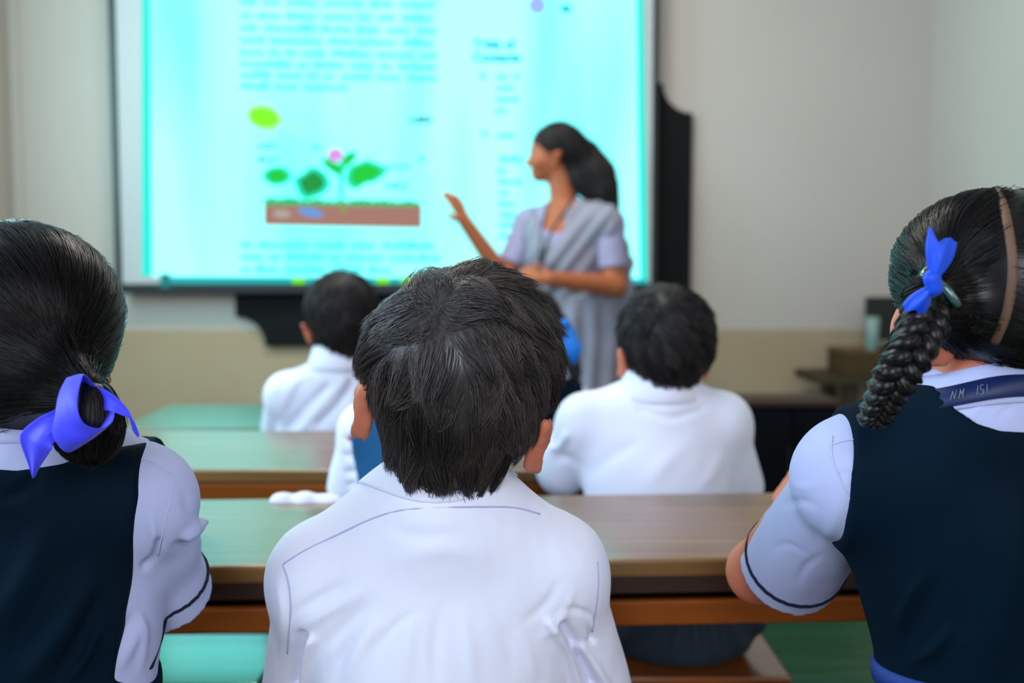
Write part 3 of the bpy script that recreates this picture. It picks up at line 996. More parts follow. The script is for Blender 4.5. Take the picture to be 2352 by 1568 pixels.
def ring_on(f, c, axis, n=64, rmax=.15, start=(0, 0, 1)):
    ax = np.asarray(axis, float); ax /= np.linalg.norm(ax)
    u = np.asarray(start, float); u = u - ax * (u @ ax); u /= np.linalg.norm(u); v = np.cross(ax, u)
    return np.array([onto(f, c, math.cos(a) * u + math.sin(a) * v, rmax) for a in np.linspace(0, 2 * math.pi, n, endpoint=False)])


def surf_line(f, pts, d0, toward=(0, 1, 0), lift=0.0):
    """polyline given in picture px, laid on the side of surface f that faces the camera"""
    out = []
    for px, py in curve_pts(pts, 8 * len(pts)):
        ray = pix(px, py, d0) - np.array([0, 0, C]); L = np.linalg.norm(ray); ray /= L
        t = np.linspace(L * .62, L * 1.25, 300); P = np.array([0, 0, C]) + t[:, None] * ray
        v = f(P); i = np.argmax(v < 0)
        if v[i] < 0 and i > 0:
            a, b = t[i - 1], t[i]
            for _ in range(12):
                mid = (a + b) / 2
                if f((np.array([0, 0, C]) + mid * ray)[None])[0] < 0: b = mid
                else: a = mid
            p = np.array([0, 0, C]) + a * ray
            out.append(p - ray * lift)
    return np.array(out)


# ---------------------------------------------------------------- pupils
def kid(label, hc, R, hs, nb, sL, sR, chest, cr, hips, hr, eL, eR, wL, wR, group='pupils', h=.005, sr=.040, skin='skin',
        ears=True, flare=(1, 1), arm=.031, hdir=(.3, 1, -.1), neck=.043, fingers=True, handL=None, handR=None, knee_dy=.30, hsize=.85, ear_at=None):
    hips = vec(hips)
    B = Sdf()
    Wf = head(B, hc, R, hs, ears, flare, ear_at=ear_at)
    top = Wf((0, -.012, -.045))
    B.cone(top, vec(nb) + vec((0, 0, -.015)), .046 * hs, neck, .02)
    trunk(B, nb, sL, sR, chest, cr, hips, hr, 0, sr=sr - .004, neck=neck)
    for sg, s, e, wr, hd in ((-1, sL, eL, wL, handL), (1, sR, eR, wR, handR)):
        B.cone(s, e, arm * 1.15, arm, .02); B.cone(e, wr, arm * 1.0, arm * .68, .012)
        if fingers:
            hd = hd or dict(d=hdir if sg < 0 else (-hdir[0], hdir[1], hdir[2]), palmn=(0, .1, -1), side=(-sg, 0, 0), curl=.45)
            hand(B, wr, hd['d'], hd['palmn'], hd['side'], hd.get('size', hsize), hd.get('curl', .5))
        th = hips + vec((sg * hr * .52, .02, -.01)); kn = vec((hips[0] + sg * .075, hips[1] + knee_dy, SEAT + .062)); an = vec((kn[0], kn[1] + .02, .075))
        B.cone(th, kn, .062, .048, .03); B.cone(kn, an, .046, .030, .015)
        B.cone(an + vec((0, 0, -.025)), an + vec((0, .11, -.042)), .032, .028, .012)
    pts = np.array([np.array(p, float) for p in (hc, nb, sL, sR, eL, eR, wL, wR, chest, hips)])
    lo, hi = pts.min(0) - .17, pts.max(0) + .17
    lo[2] = -.01; hi[1] = max(hi[1], hips[1] + knee_dy + .18)
    o = solid('person', B, lo, hi, h, MT[skin], origin=(float(hips[0]), float(hips[1]), 0))
    finish_person(o, label, group)
    features(o, Wf, R, hs)
    return o, B, Wf


def shoes(parent, hips, knee_dy=.30):
    for sg in (-1, 1):
        x = hips[0] + sg * .075; y = hips[1] + knee_dy + .02
        s = Sdf(); s.cone((x, y - .015, .045), (x, y + .115, .034), .042, .036, .02); s.cone((x, y, .05), (x, y, .085), .041, .041, .015)
        s.ell((x, y + .05, -.06), (.2, .3, .062), .004, cut=True)
        solid('shoe', s, (x - .06, y - .08, -.01), (x + .06, y + .18, .14), .006, MT['black'], parent)


def legs_cloth(parent, hips, hr, m, knee_dy=.30, skirt=False, h=.006, post=None, name=None, gap=.0):
    s = Sdf(); hips = vec(hips)
    s.cone(hips + vec((0, 0, .03)), hips, hr + .002, hr + .012, .03, asp=.68)
    s.ell(hips + vec((0, .0, -.012)), (hr + .022, hr * .72 + .02, .085), .03)
    for sg in (-1, 1):
        th = hips + vec((sg * hr * .52, .02, -.010)); kn = vec((hips[0] + sg * .075, hips[1] + knee_dy, SEAT + .064))
        s.cone(th, kn, .074, .062, .03)
        if not skirt: s.cone(kn, kn + vec((0, .012, -.26)), .058, .045, .015)
    if skirt:
        k0 = vec((hips[0], hips[1] + knee_dy - .02, SEAT + .060))
        s.cone(hips, k0, hr, hr * 1.02, .03, asp=None) if False else s.ell((hips[0], hips[1] + knee_dy * .5, SEAT + .055), (hr + .035, knee_dy * .62, .070), .03)
    s.ell((hips[0], hips[1], SEAT - .5 + .001), (.6, .6, .5), .006, cut=False) if False else None
    base = s
    def f(P):                                      # flat where it sits on the bench
        d = base(P)
        return np.maximum(d, np.where(P[:, 1] < hips[1] + .14, (SEAT + .002) - P[:, 2], -1).astype(np.float32))
    return solid(name or ('skirt' if skirt else 'trousers'), f, (hips[0] - .24, hips[1] - .2, .1), (hips[0] + .24, hips[1] + knee_dy + .14, hips[2] + .17), h, m, parent, post=post)


def neck_ring(name, m, parent, f, ctr, ztop, zbot, gap, rmin, rmax, n=72, rows=6, flare=0.0, thick=.0018):
    """band of cloth lying on f around the neck; ztop / zbot are functions of the angle (0 = towards the camera)"""
    A_, D_, T_ = [], [], []
    for i in range(n):
        a = 2 * math.pi * i / n; zt, zb = ztop(a), zbot(a)
        for j in range(rows):
            t = j / (rows - 1); A_.append((ctr[0], ctr[1], zt + (zb - zt) * t)); D_.append((math.sin(a), -math.cos(a), 0)); T_.append(t)
    R_ = np.clip(onto_many(f, A_, D_, rmax * 1.5), rmin, rmax) + gap + flare * np.array(T_)
    V = np.array(A_) + np.array(D_) * R_[:, None]
    ob = mk(name, V, grid_faces(n, rows, True, False), MT[m], parent)
    sd = ob.modifiers.new('thickness', 'SOLIDIFY'); sd.thickness = thick; sd.offset = 1
    return ob


def seam(parent, f, pts, d0, m='thread', r=.0007, name='seam'):
    L = surf_line(f, pts, d0, lift=.0)
    if len(L) < 3: return
    V, Fc = tube(L, r, 6)
    return mk(name, V, Fc, MT[m], parent)


def shorthair(parent, H, hc, n, whorl, width, length, seed, m='hair', h=.004, yfront=.055, zfront=.02, lift=(.0, .006), clump=.7, nclump=260, down=.35, swirl=.25, jit=.0008, steps=8, region=None, wobble=0.0, tuft=0.0, face=None):
    lo, hi = np.array(hc) - .17, np.array(hc) + .17
    inner = (lambda P: H(P) + .0025) if face is None else (lambda P: np.maximum(H(P) + .0025, -face(P)))
    V, Q = mesh_sdf(inner, lo, hi, h)
    r = np.random.default_rng(seed)
    Vs, _ = V, None
    rel = Vs - np.array(hc)
    ok = ~((rel[:, 1] > yfront) & (rel[:, 2] < zfront))
    if region is not None: ok &= region(rel)
    cand = np.nonzero(ok)[0]
    pick = Vs[r.choice(cand, n)] + r.normal(size=(n, 3)) * h * .4
    pick = pick + grad(H, pick) * (-.002 - H(pick))[:, None]
    wv = np.array(whorl)
    def flow(P):
        d = P - wv; d /= np.linalg.norm(d, axis=1, keepdims=True) + 1e-9
        t = np.cross(grad(H, P), d)
        return d + t * swirl + np.array([0, 0, -down])
    sv, sq, st = strands(H, pick, flow, r.uniform(.6, 1, n) * length, steps, lift, seed, clump, nclump, width, jit, wobble=wobble, tuft=tuft, avoid=face)
    V, Q, T = join([(V, Q, np.full(len(V), .25)), (sv, sq, st)])
    return mk('hair', V, Q, MT[m], parent, attr=T)


def longhair(parent, H, hc, n, target, width, length, seed, m='hairsmooth', h=.004, lift=(0, .0018), rootmask=None, clump=.35, nclump=500, jit=.0004, steps=10, extra=None, face=None):
    lo, hi = np.array(hc) - .19, np.array(hc) + .19
    inner = (lambda P: H(P) + .0012) if face is None else (lambda P: np.maximum(H(P) + .0012, -face(P)))
    V, Q = mesh_sdf(inner, lo, hi, h)
    r = np.random.default_rng(seed)
    rel = V - np.array(hc)
    ok = np.ones(len(V), bool) if rootmask is None else rootmask(rel)
    pick = V[r.choice(np.nonzero(ok)[0], n)] + r.normal(size=(n, 3)) * h * .4
    tg = np.array(target)
    def flow(P):
        d = target(P) - P if callable(target) else tg - P
        return d / (np.linalg.norm(d, axis=1, keepdims=True) + 1e-9)
    sv, sq, st = strands(H, pick, flow, r.uniform(.5, 1, n) * length, steps, lift, seed, clump, nclump, width, jit, avoid=face)
    parts = [(V, Q, np.full(len(V), .3)), (sv, sq, st)]
    if extra: parts += extra
    V, Q, T = join(parts)
    return mk('hair', V, Q, MT[m], parent, attr=T)


# ================= the boy in the foreground
def boy_front():
    d = .93; k = d / F
    hc = pix(1052, 860, d); R = Rm('Y', 11) @ Rm('Z', 4)
    nb = pix(1020, 1130, d); sL, sR = pix(752, 1322, d + .01), pix(1262, 1308, d + .01)
    chest = pix(1006, 1450, d + .015); hips = np.array([chest[0], d + .0, SEAT + .09])
    eL, eR = pix(700, 1690, d + .08), pix(1360, 1690, d + .08)
    wL, wR = pix(800, 1215, 1.23), pix(1225, 1205, 1.24)
    o, B, W = kid('boy in a white shirt at the centre, seen from behind, largest of the boys', hc, R, .90, nb, sL, sR, chest, (.104, .070, .150), hips, .104,
                  eL, eR, wL, wR, h=.004, neck=.046, ear_at=(pix(832, 945, .915), pix(1237, 1024, .915)))
    # hair
    H = Sdf(); q = lambda x, y, z: hc + np.array((x, y, z))
    H.ell(q(.002, 0, .012), (.0910, .104, .0800), .01)
    H.ell(q(.003, -.010, -.030), (.067, .086, .060), .02)
    H.cone(q(-.004, -.018, -.035), q(-.009, -.024, -.064), .068, .048, .02)
    H.ell(q(.016, -.01, .052), (.050, .07, .042), .03)
    wh = pix(1000, 695, .85)
    shorthair(o, H, hc, 15000, wh, .00027, .044, 11, nclump=230, clump=.88, lift=(-.001, .0058), down=.38, swirl=-.15, jit=.0010, wobble=.5, tuft=.0034, face=face_of(hc, R, .90))
    # shirt
    S_ = Sdf(); trunk(S_, nb, sL, sR, chest, (.110, .074, .160), hips, .110, .009, k=.035, sr=.039, neck=.050)
    S_.cone(sL, eL + vec((0, 0, .02)), .046, .047, .016); S_.cone(sR, eR + vec((0, 0, .02)), .046, .048, .016)
    nbv = vec(nb)
    S_.cone(nbv + vec((0, .008, .055)), nbv + vec((0, .004, .0)), .036, .047, .012, cut=True)
    folds = [([(870, 1200), (960, 1230), (1060, 1225)], 20, -.0012), ([(900, 1290), (1000, 1262), (1120, 1275)], 26, .0011), ([(1290, 1330), (1250, 1390), (1200, 1430)], 12, -.0016), ([(1320, 1350), (1290, 1420), (1240, 1470)], 11, .0016), ([(860, 1500), (905, 1440), (960, 1400)], 12, -.0014), ([(694, 1462), (686, 1510), (676, 1575)], 13, -.006, 1), ([(715, 1470), (705, 1520), (700, 1580)], 12, .005, 1),
             ([(672, 1410), (735, 1372), (800, 1335)], 14, -.0022), ([(690, 1440), (760, 1400), (840, 1350)], 16, .0022),
             ([(740, 1490), (800, 1430), (850, 1380)], 18, -.0026), ([(800, 1568), (830, 1480), (880, 1420)], 22, .0026),
             ([(760, 1570), (790, 1500), (840, 1440)], 14, -.0025), ([(1262, 1430), (1300, 1490), (1330, 1575)], 12, .0045, 1),
             ([(1296, 1440), (1330, 1500), (1362, 1575)], 13, -.0065, 1), ([(1335, 1490), (1365, 1530), (1395, 1580)], 12, .005, 1),
             ([(1352, 1440), (1362, 1470), (1345, 1470)], 7, -.004), ([(1290, 1395), (1340, 1405), (1372, 1425)], 9, -.0022),
             ([(930, 1575), (940, 1480), (950, 1400)], 18, .0014), ([(1000, 1575), (1000, 1480), (1010, 1390)], 16, -.0014),
             ([(1090, 1575), (1075, 1480), (1060, 1400)], 18, .0014), ([(1180, 1575), (1170, 1500), (1150, 1430)], 18, -.0013),
             ([(1230, 1570), (1215, 1500), (1190, 1440)], 16, .0016), ([(640, 1340), (652, 1420), (645, 1500)], 10, .002)]
    def post(V, Q):
        V = fold(V, Q, [(f_[0], f_[1] * .85, f_[2] * 1.5) + tuple(f_[3:]) for f_ in folds])
        N = vnorm(V, Q)
        return V + N * (noise3(V * [1.0, 1, .6], 55, 5) * .0012 + noise3(V * [1.2, 1, .35], 150, 15) * .0006)[:, None]
    lo, hi = np.array([sL[0] - .12, d - .17, SEAT + .03]), np.array([sR[0] + .14, d + .22, nb[2] + .08])
    sh = solid('shirt', S_, lo, hi, .003, MT['shirt'], o, post=post)
    # collar : folded band around the neck, gathered along its lower edge
    lineL = [(650, 1292), (760, 1236), (880, 1180), (960, 1161), (1080, 1158), (1160, 1152), (1230, 1164), (1300, 1200)]
    zc = lambda py: pix(1028, py, d - .05)[2]
    neck_ring('collar', 'shirt', o, S_, (nb[0] + .006, d + .004), lambda a: zc(1078) - .002 * (1 - math.cos(a)), lambda a: zc(1146) + .020 * math.sin(a) ** 2 + .004 * math.sin(a) - .012 * (1 - math.cos(a)),
              .0016, .044, .090, n=90, rows=8, flare=.0008, thick=.0018)
    for pts in ([(652, 1294), (700, 1264), (770, 1230), (850, 1193), (920, 1172), (1000, 1166), (1100, 1164), (1180, 1166), (1240, 1180)], [(650, 1296), (662, 1335), (668, 1390), (664, 1450), (660, 1500)],
                [(1372, 1290), (1374, 1340), (1368, 1400), (1360, 1450)]):
        seam(o, S_, pts, .90, r=.0009)
    # front collar point peeping past the right side of the neck
    p = pix(1166, 1092, d + .03)
    legs_cloth(o, hips, .10, MT['trouser'], post=None); shoes(o, hips)


boy_front()


# ================= girl on the left with the violet-blue ribbon
def girl_left():
    d = .87
    hc = pix(40, 742, d); R = Rm('Y', -4) @ Rm('Z', 14)
    nb = pix(62, 1000, d); sR = pix(316, 1140, d + .01); sL = pix(-200, 1140, d + .01)
    chest = pix(62, 1300, d + .02); hips = np.array([chest[0] + .005, d + .01, SEAT + .09])
    eR, eL = pix(392, 1345, d + .17), pix(-270, 1345, d + .17)
    wR, wL = pix(400, 1235, 1.20), pix(-100, 1235, 1.20)
    o, B, W = kid('girl on the left wearing a navy pinafore with a violet-blue ribbon bow', hc, R, .85, nb, sL, sR, chest, (.098, .068, .145), hips, .105,
                  eL, eR, wL, wR, h=.004, skin='skin', flare=(.0, .0))
    H = Sdf(); q = lambda x, y, z: hc + np.array((x, y, z))
    H.ell(q(.001, .0, .006), (.0830, .098, .080), .01)
    H.ell(q(.010, -.022, -.030), (.070, .070, .052), .02)
    H.cone(q(-.005, -.020, -.03), q(.020, -.018, -.066), .058, .036, .02)
    H.cone(q(.030, -.050, -.035), pix(196, 905, .79), .036, .017, .02)
    bowc = pix(205, 915, .775)
    crown = pix(20, 545, .87)
    def tgt(P):
        return np.broadcast_to(bowc, P.shape) + np.array([0, 0, .10]) * np.clip((P[:, 2:3] - bowc[2]) / .2, 0, 1) * .6
    hr = longhair(o, H, hc, 10000, tgt, .00027, .11, 5, rootmask=lambda r: ~((r[:, 1] > .05) & (r[:, 2] < .02)) & (r[:, 2] > -.07), lift=(0, .0022), clump=.5, nclump=420, jit=.0006, face=face_of(hc, R, .85))
    # pony tail falling below the bow
    T = Sdf(); T.chain([pix(205, 930, .785), pix(204, 965, .785), pix(204, 995, .79), pix(200, 1015, .80)], [.020, .023, .022, .014], .01)
    def fl(P): return np.broadcast_to(np.array([-.02, 0, -1.]), P.shape)
    tv, tq = mesh_sdf(T, pix(120, 900, .74), pix(270, 1110, .84)[[0, 1, 2]] if False else np.array([pix(300, 900, .84)[0], .86, pix(0, 880, .79)[2]]), .004) if False else mesh_sdf(T, np.array([pix(100, 900, .78)[0], .73, pix(0, 1120, .78)[2]]), np.array([pix(300, 900, .78)[0], .85, pix(0, 880, .78)[2]]), .004)
    r = np.random.default_rng(2); pk = tv[r.choice(len(tv), 1200)]
    sv, sq, st = strands(T, pk, fl, r.uniform(.02, .04, 1200), 7, (0, .002), 4, .5, 60, .00028, .0008)
    V, Q, A = join([(tv, tq, np.full(len(tv), .3)), (sv, sq, st)])
    mk('ponytail', V, Q, MT['hairsmooth'], o, attr=A)
    # shirt with short puffed sleeves
    S_ = Sdf(); trunk(S_, nb, sL, sR, chest, (.108, .074, .155), hips, .112, .008, k=.03, sr=.037, neck=.050)
    nbv = vec(nb); S_.cone(nbv + vec((0, .008, .055)), nbv + vec((0, .004, 0)), .034, .045, .012, cut=True)
    T_ = S_
    base = Sdf(); base.ops = list(S_.ops)
    sl = []
    for s, sgn in ((sR, 1), (sL, -1)):
        cuff = pix(376, 1345, d + .09) if sgn > 0 else pix(-280, 1345, d + .09)
        A_ = vec(s); L = (cuff - A_) * .93; ax = L / np.linalg.norm(L)
        sl.append((A_, cuff, ax))
    sleeve = []
    for A_, cf, ax in sl:
        f = Sdf(); f.cone(A_ + ax * .01, A_ + ax * (np.linalg.norm(cf - A_) + .03), .033, .046, .02)
        f.ell(A_ + ax * .055 + vec((.006 if A_[0] > 0 or A_ is sl[0][0] else -.006, 0, 0)), (.036, .040, .042), .02)
        sleeve.append(f)
    ends = [(cf, ax) for A_, cf, ax in sl]
    def shirt(P):
        dd = base(P)
        for f, (cf, ax) in zip(sleeve, ends):
            e = np.maximum(f(P), (P - vec(cf + ax * .012)) @ vec(ax))
            dd = smin(dd, e, .012)
        return dd
    folds = [([(425, 1235), (455, 1205), (478, 1190)], 9, .008, 1), ([(395, 1260), (430, 1240), (468, 1222)], 10, -.004), ([(335, 1300), (352, 1280), (362, 1245)], 10, -.005, 1),
             ([(345, 1180), (352, 1230), (345, 1290)], 9, .003), ([(310, 1400), (330, 1450), (322, 1540)], 10, .004), ([(270, 1540), (300, 1480), (325, 1430)], 14, .004),
             ([(255, 1500), (285, 1450), (315, 1400)], 12, -.003), ([(420, 1120), (430, 1160), (450, 1190)], 12, -.002)]
    def post(V, Q):
        V = fold(V, Q, folds); N = vnorm(V, Q)
        return V + N * (noise3(V, 60, 9) * .0009)[:, None]
    solid('shirt', shirt, (sL[0] - .14, d - .17, SEAT + .05), (sR[0] + .14, d + .24, nb[2] + .09), .003, MT['shirtgirl'], o, post=post)
    def ringpart(cf, ax, back, r, name, m, wob=0.0):
        pr = ring_on(shirt, cf - ax * back, ax, 72, .10)
        if wob: pr = pr + (np.sin(np.arange(72) * 2.4) * wob)[:, None] * ax
        V, Fc = tube(pr, r, 8, True); return mk(name, V, Fc, MT[m], o)
    for cf, ax in ends: ringpart(cf, ax, .012, .0021, 'sleeve_piping', 'piping', .0006)
    for pts in ([(398, 1105), (388, 1160), (372, 1230), (362, 1275)], [(304, 1052), (345, 1058), (392, 1085)]):
        seam(o, shirt, pts, .85, r=.0007)
    # shirt collar with navy band
    uni = lambda P: np.minimum(shirt(P), B(P))
    zz = lambda py, dd=d - .06: pix(60, py, dd)[2]
    neck_ring('collar', 'shirtgirl', o, uni, nb, lambda a: zz(934) - .004 * (1 - math.cos(a)), lambda a: zz(1018) - .006 * (1 - math.cos(a)), .0012, .045, .078)
    neck_ring('lanyard', 'lanyard', o, uni, nb, lambda a: zz(964) - .010 * (1 - math.cos(a)), lambda a: zz(978) - .010 * (1 - math.cos(a)), .0032, .045, .078, rows=2)
    # pinafore
    db = d - .085
    Pf = lambda a, b, dd=d: tuple(pix(a, b, dd - .012 - .065 * min(max((b - 960) / 220, 0), 1))[[0, 2]])
    poly = [Pf(-330, 2300), Pf(330, 2300), Pf(270, 1680), Pf(204, 1620), Pf(212, 1568), Pf(232, 1440), Pf(256, 1300), Pf(279, 1165), Pf(303, 1042), Pf(300, 1032), Pf(222, 1036), Pf(195, 1046), Pf(150, 1062), Pf(60, 1072), Pf(-30, 1058), Pf(-80, 1020), Pf(-105, 985), Pf(-185, 985), Pf(-180, 1040), Pf(-160, 1300), Pf(-200, 1568), Pf(-260, 1800)]
    V_ = Sdf(); trunk(V_, nb, sL, sR, chest, (.108, .074, .155), hips, .112, .013, k=.03, sr=.037, neck=.050)
    def vest(P): return np.maximum(V_(P), poly2(poly, P[:, 0], P[:, 2]))
    vf = [([(60, 1568), (140, 1450), (215, 1320)], 26, .0045), ([(20, 1520), (100, 1400), (180, 1260)], 26, -.004), ([(120, 1575), (185, 1470), (235, 1350)], 16, -.0035),
          ([(-20, 1450), (60, 1320), (110, 1200)], 30, .004), ([(150, 1575), (200, 1500), (235, 1420)], 12, .0035), ([(0, 1150), (60, 1120), (90, 1090)], 12, -.003)]
    solid('pinafore', vest, (sL[0] - .1, d - .2, SEAT + .05), (sR[0] + .1, d + .2, nb[2] + .10), .003, MT['vest'], o, post=lambda V, Q: fold(V, Q, [(f_[0], f_[1], f_[2] * 1.6) + tuple(f_[3:]) for f_ in vf], low=-.0026), rel=2)
    legs_cloth(o, hips, .105, MT['vest'], skirt=True); shoes(o, hips)
    # earring behind the ear
    c = pix(236, 884, .83); ang = np.linspace(0, 2 * np.pi, 25)[:-1]
    V, Fc = tube(np.stack([c[0] + .0055 * np.sin(ang) * .8, c[1] + .004 * np.cos(ang), c[2] + .0055 * np.cos(ang)], 1), .0009, 6, True)
    mk('earring', V, Fc, mat('earring_metal', (.16, .13, .09), .3, .5, metal=1), o)

    # ribbon : open loop, knot side tails
    def loft(A_, B_, n=40, m=10, bulge=0.0, name='ribbon_loop'):
        A2 = curve_pts(np.vstack([A_, A_[:1]]), n + 1)[:-1]; B2 = curve_pts(np.vstack([B_, B_[:1]]), n + 1)[:-1]
        V = []
        for i in range(n):
            for j in range(m):
                t = j / (m - 1); p = A2[i] * (1 - t) + B2[i] * t
                cc = A2.mean(0) * (1 - t) + B2.mean(0) * t
                e = p - cc; V.append(p + e * bulge * math.sin(math.pi * t) + np.array([0, 1, .4]) * .0010 * math.sin(7 * t + i * .5))
        return V, grid_faces(n, m, True, False)
    px = lambda a, b, dd: pix(a, b, dd)
    rimA = np.array([px(190, 861, .752), px(180, 900, .735), px(180, 938, .728), px(194, 972, .728), px(225, 985, .735), px(258, 968, .75), px(263, 940, .768), px(245, 912, .778), px(220, 885, .775), px(204, 866, .764)])
    rimB = np.array([px(152, 868, .762), px(134, 905, .745), px(128, 950, .735), px(120, 1000, .735), px(150, 1040, .74), px(190, 1018, .755), px(215, 985, .77), px(205, 940, .782), px(185, 905, .782), px(165, 878, .772)])
    V, Fc = loft(rimA, rimB, bulge=.05)
    rb = mk('ribbon_bow', V, Fc, MT['ribbon'], o)
    def solidify(ob, t=.0009):
        s = ob.modifiers.new('thickness', 'SOLIDIFY'); s.thickness = t; s.offset = 0
        b = ob.modifiers.new('round', 'SUBSURF'); b.levels = 1; b.render_levels = 1
    solidify(rb)
    def strip(name, left, right, n=26, m=10, amp=.0025, waves=2.5, seed=0):
        A2, B2 = curve_pts(left, n), curve_pts(right, n); V = []
        for i in range(n):
            for j in range(m):
                t = j / (m - 1); p = A2[i] * (1 - t) + B2[i] * t
                V.append(p + np.array([0, 1, 0]) * amp * math.sin(t * math.pi * waves + seed) * (1 - .5 * i / n))
        ob = mk(name, V, grid_faces(n, m), MT['ribbon'], rb); solidify(ob); return ob
    strip('ribbon_tail', [px(140, 935, .748), px(95, 955, .742), px(55, 985, .742), px(45, 1010, .744), px(62, 1060, .752), px(75, 1097, .758)],
          [px(142, 1010, .742), px(120, 1018, .738), px(118, 1030, .736), px(112, 1040, .738), px(92, 1070, .748), px(77, 1098, .758)])
    strip('ribbon_tail', [px(215, 884, .778), px(240, 894, .772), px(268, 912, .766), px(292, 938, .763), px(300, 956, .762), px(311, 975, .764), px(320, 1002, .768)],
          [px(225, 945, .778), px(243, 942, .770), px(262, 946, .764), px(285, 955, .762), px(298, 961, .762), px(305, 988, .764), px(317, 1004, .768)], amp=.0015, waves=1.2)


girl_left()


# ================= girl on the right with the braid
def girl_right():
    d = .82
    hc = pix(2288, 676, d); R = Rm('Y', 3) @ Rm('Z', 26)
    nb = pix(2262, 895, d); sL = pix(1962, 1084, d + .01); sR = pix(2576, 1084, d + .01)
    chest = pix(2268, 1190, d + .015); hips = np.array([chest[0] + .012, d + .02, SEAT + .09])
    eL, eR = pix(1744, 1312, 1.03), pix(2700, 1330, d + .14)
    wL, wR = pix(1818, 1190, 1.19), pix(2400, 1235, 1.18)
    o, B, W = kid('girl on the right with a long braid, navy pinafore and royal blue hair ribbon', hc, R, .86, nb, sL, sR, chest, (.090, .064, .115), hips, .064,
                  eL, eR, wL, wR, h=.004, skin='skin', ears=True, flare=(.3, .3), neck=.041,
                  handL=dict(d=(.10, .95, .55), palmn=(.8, .25, -.2), side=(.1, -.3, 1), curl=1.0, size=.82))
    H = Sdf(); q = lambda x, y, z: hc + np.array((x, y, z))
    H.ell(q(.0, .0, .016), (.0795, .097, .069), .01)
    H.ell(q(.004, -.020, -.014), (.070, .072, .043), .02)
    H.cone(q(-.040, -.035, -.005), pix(2142, 700, .755), .030, .022, .02)
    L0 = pix(2146, 705, .75); R0 = pix(2440, 705, .78)
    part = np.array([pix(a, b, dd) for a, b, dd in ((2270, 440, .86), (2300, 480, .78), (2322, 560, .735), (2324, 640, .722), (2312, 720, .73), (2285, 785, .75))])
    def xpart(z):
        o_ = np.argsort(part[:, 2]); return np.interp(z, part[o_, 2], part[o_, 0])
    def tgt(P):
        left = (P[:, 0] < xpart(P[:, 2]))[:, None]
        t = np.where(left, L0, R0)
        return t + np.array([0, 0, .05]) * np.clip((P[:, 2:3] - L0[2]) / .1, 0, 1)
    longhair(o, H, hc, 9000, tgt, .00027, .10, 8, rootmask=lambda r: ~((r[:, 1] > .045) & (r[:, 2] < .03)) & (np.abs(r[:, 0] + hc[0] - xpart(r[:, 2] + hc[2])) > .0022), lift=(0, .0022), clump=.5, nclump=400, jit=.0006, face=face_of(hc, R, .86))
    # scalp strip along the parting, browned to carry the lit-hair highlight
    pl = curve_pts(part, 40); pl = np.array([p + grad(H, p[None])[0] * (-.0004 - H(p[None])[0]) for p in pl])
    pl = np.array([p + grad(H, p[None])[0] * (-.0006 - H(p[None])[0]) for p in pl])
    pl = np.array([p - grad(H, p[None])[0] * .0022 for p in pl]); V, Fc = tube(pl, .0038, 10)
    mk('hair_parting', V, Fc, mat('scalp_and_lit_hair', (.13, .070, .042), .6, .3), o)
    # braid
    cl = curve_pts([pix(2146, 690, .745), pix(2120, 745, .728), pix(2095, 800, .712), pix(2060, 860, .712), pix(2030, 915, .722), pix(2006, 965, .735)], 120)
    wid = np.interp(np.linspace(0, 1, 120), [0, .15, .6, 1], [.011, .0155, .014, .0105])
    T = np.gradient(cl, axis=0); T /= np.linalg.norm(T, axis=1, keepdims=True)
    Ys = np.array([0, -1.0, 0]); X_ = np.cross(T, Ys); X_ /= np.linalg.norm(X_, axis=1, keepdims=True); Y_ = np.cross(X_, T)
    ph = np.linspace(0, 2 * np.pi * 3.6, 120); parts = []
    rr = np.random.default_rng(4)
    for i in range(3):
        a = ph + 2 * np.pi * i / 3
        cen = cl + X_ * (np.sin(a) * wid * .62)[:, None] + Y_ * (np.sin(2 * a) * wid * .42)[:, None]
        # a bundle of fine strands around every plait
        for s in range(46):
            an, ra = rr.uniform(0, 2 * np.pi), np.sqrt(rr.uniform(.25, 1)) * .56
            tw = an + ph * .25
            pth = cen + X_ * (np.cos(tw) * wid * ra)[:, None] + Y_ * (np.sin(tw) * wid * ra * .85)[:, None] + rr.normal(size=3) * .0003
            v, f_ = tube(pth, .00085, 4); f_ = np.array([x for x in f_ if len(x) == 4])
            parts.append((np.array(v), f_, np.full(len(v), np.clip(rr.normal(.45, .25), 0, 1))))
        v, f_ = tube(cen, wid * .50, 10); f_ = np.array([x for x in f_ if len(x) == 4])
        parts.append((np.array(v), f_, np.full(len(v), .2)))
    V, Q, A = join(parts)
    mk('braid', V, Q, MT['hairsmooth'], o, attr=A)
    # shirt
    S_ = Sdf(); trunk(S_, nb, sL, sR, chest, (.094, .068, .120), hips, .068, .008, k=.03, sr=.036, neck=.046)
    nbv = vec(nb); S_.cone(nbv + vec((0, .008, .055)), nbv + vec((0, .004, 0)), .032, .042, .012, cut=True)
    sl = []
    for s, cf in ((sL, pix(1820, 1294, .985)), (sR, pix(2680, 1300, .94))):
        A_ = vec(s); L = cf - A_; ln = np.linalg.norm(L); ax = L / ln
        f = Sdf(); f.cone(A_, A_ + ax * (ln + .04), .038, .051, .02)
        sl.append((f, cf, ax))
    def shirt(P):
        dd = S_(P)
        for f, cf, ax in sl:
            dd = smin(dd, np.maximum(f(P), (P - vec(cf + ax * .010)) @ vec(ax)), .014)
        return dd
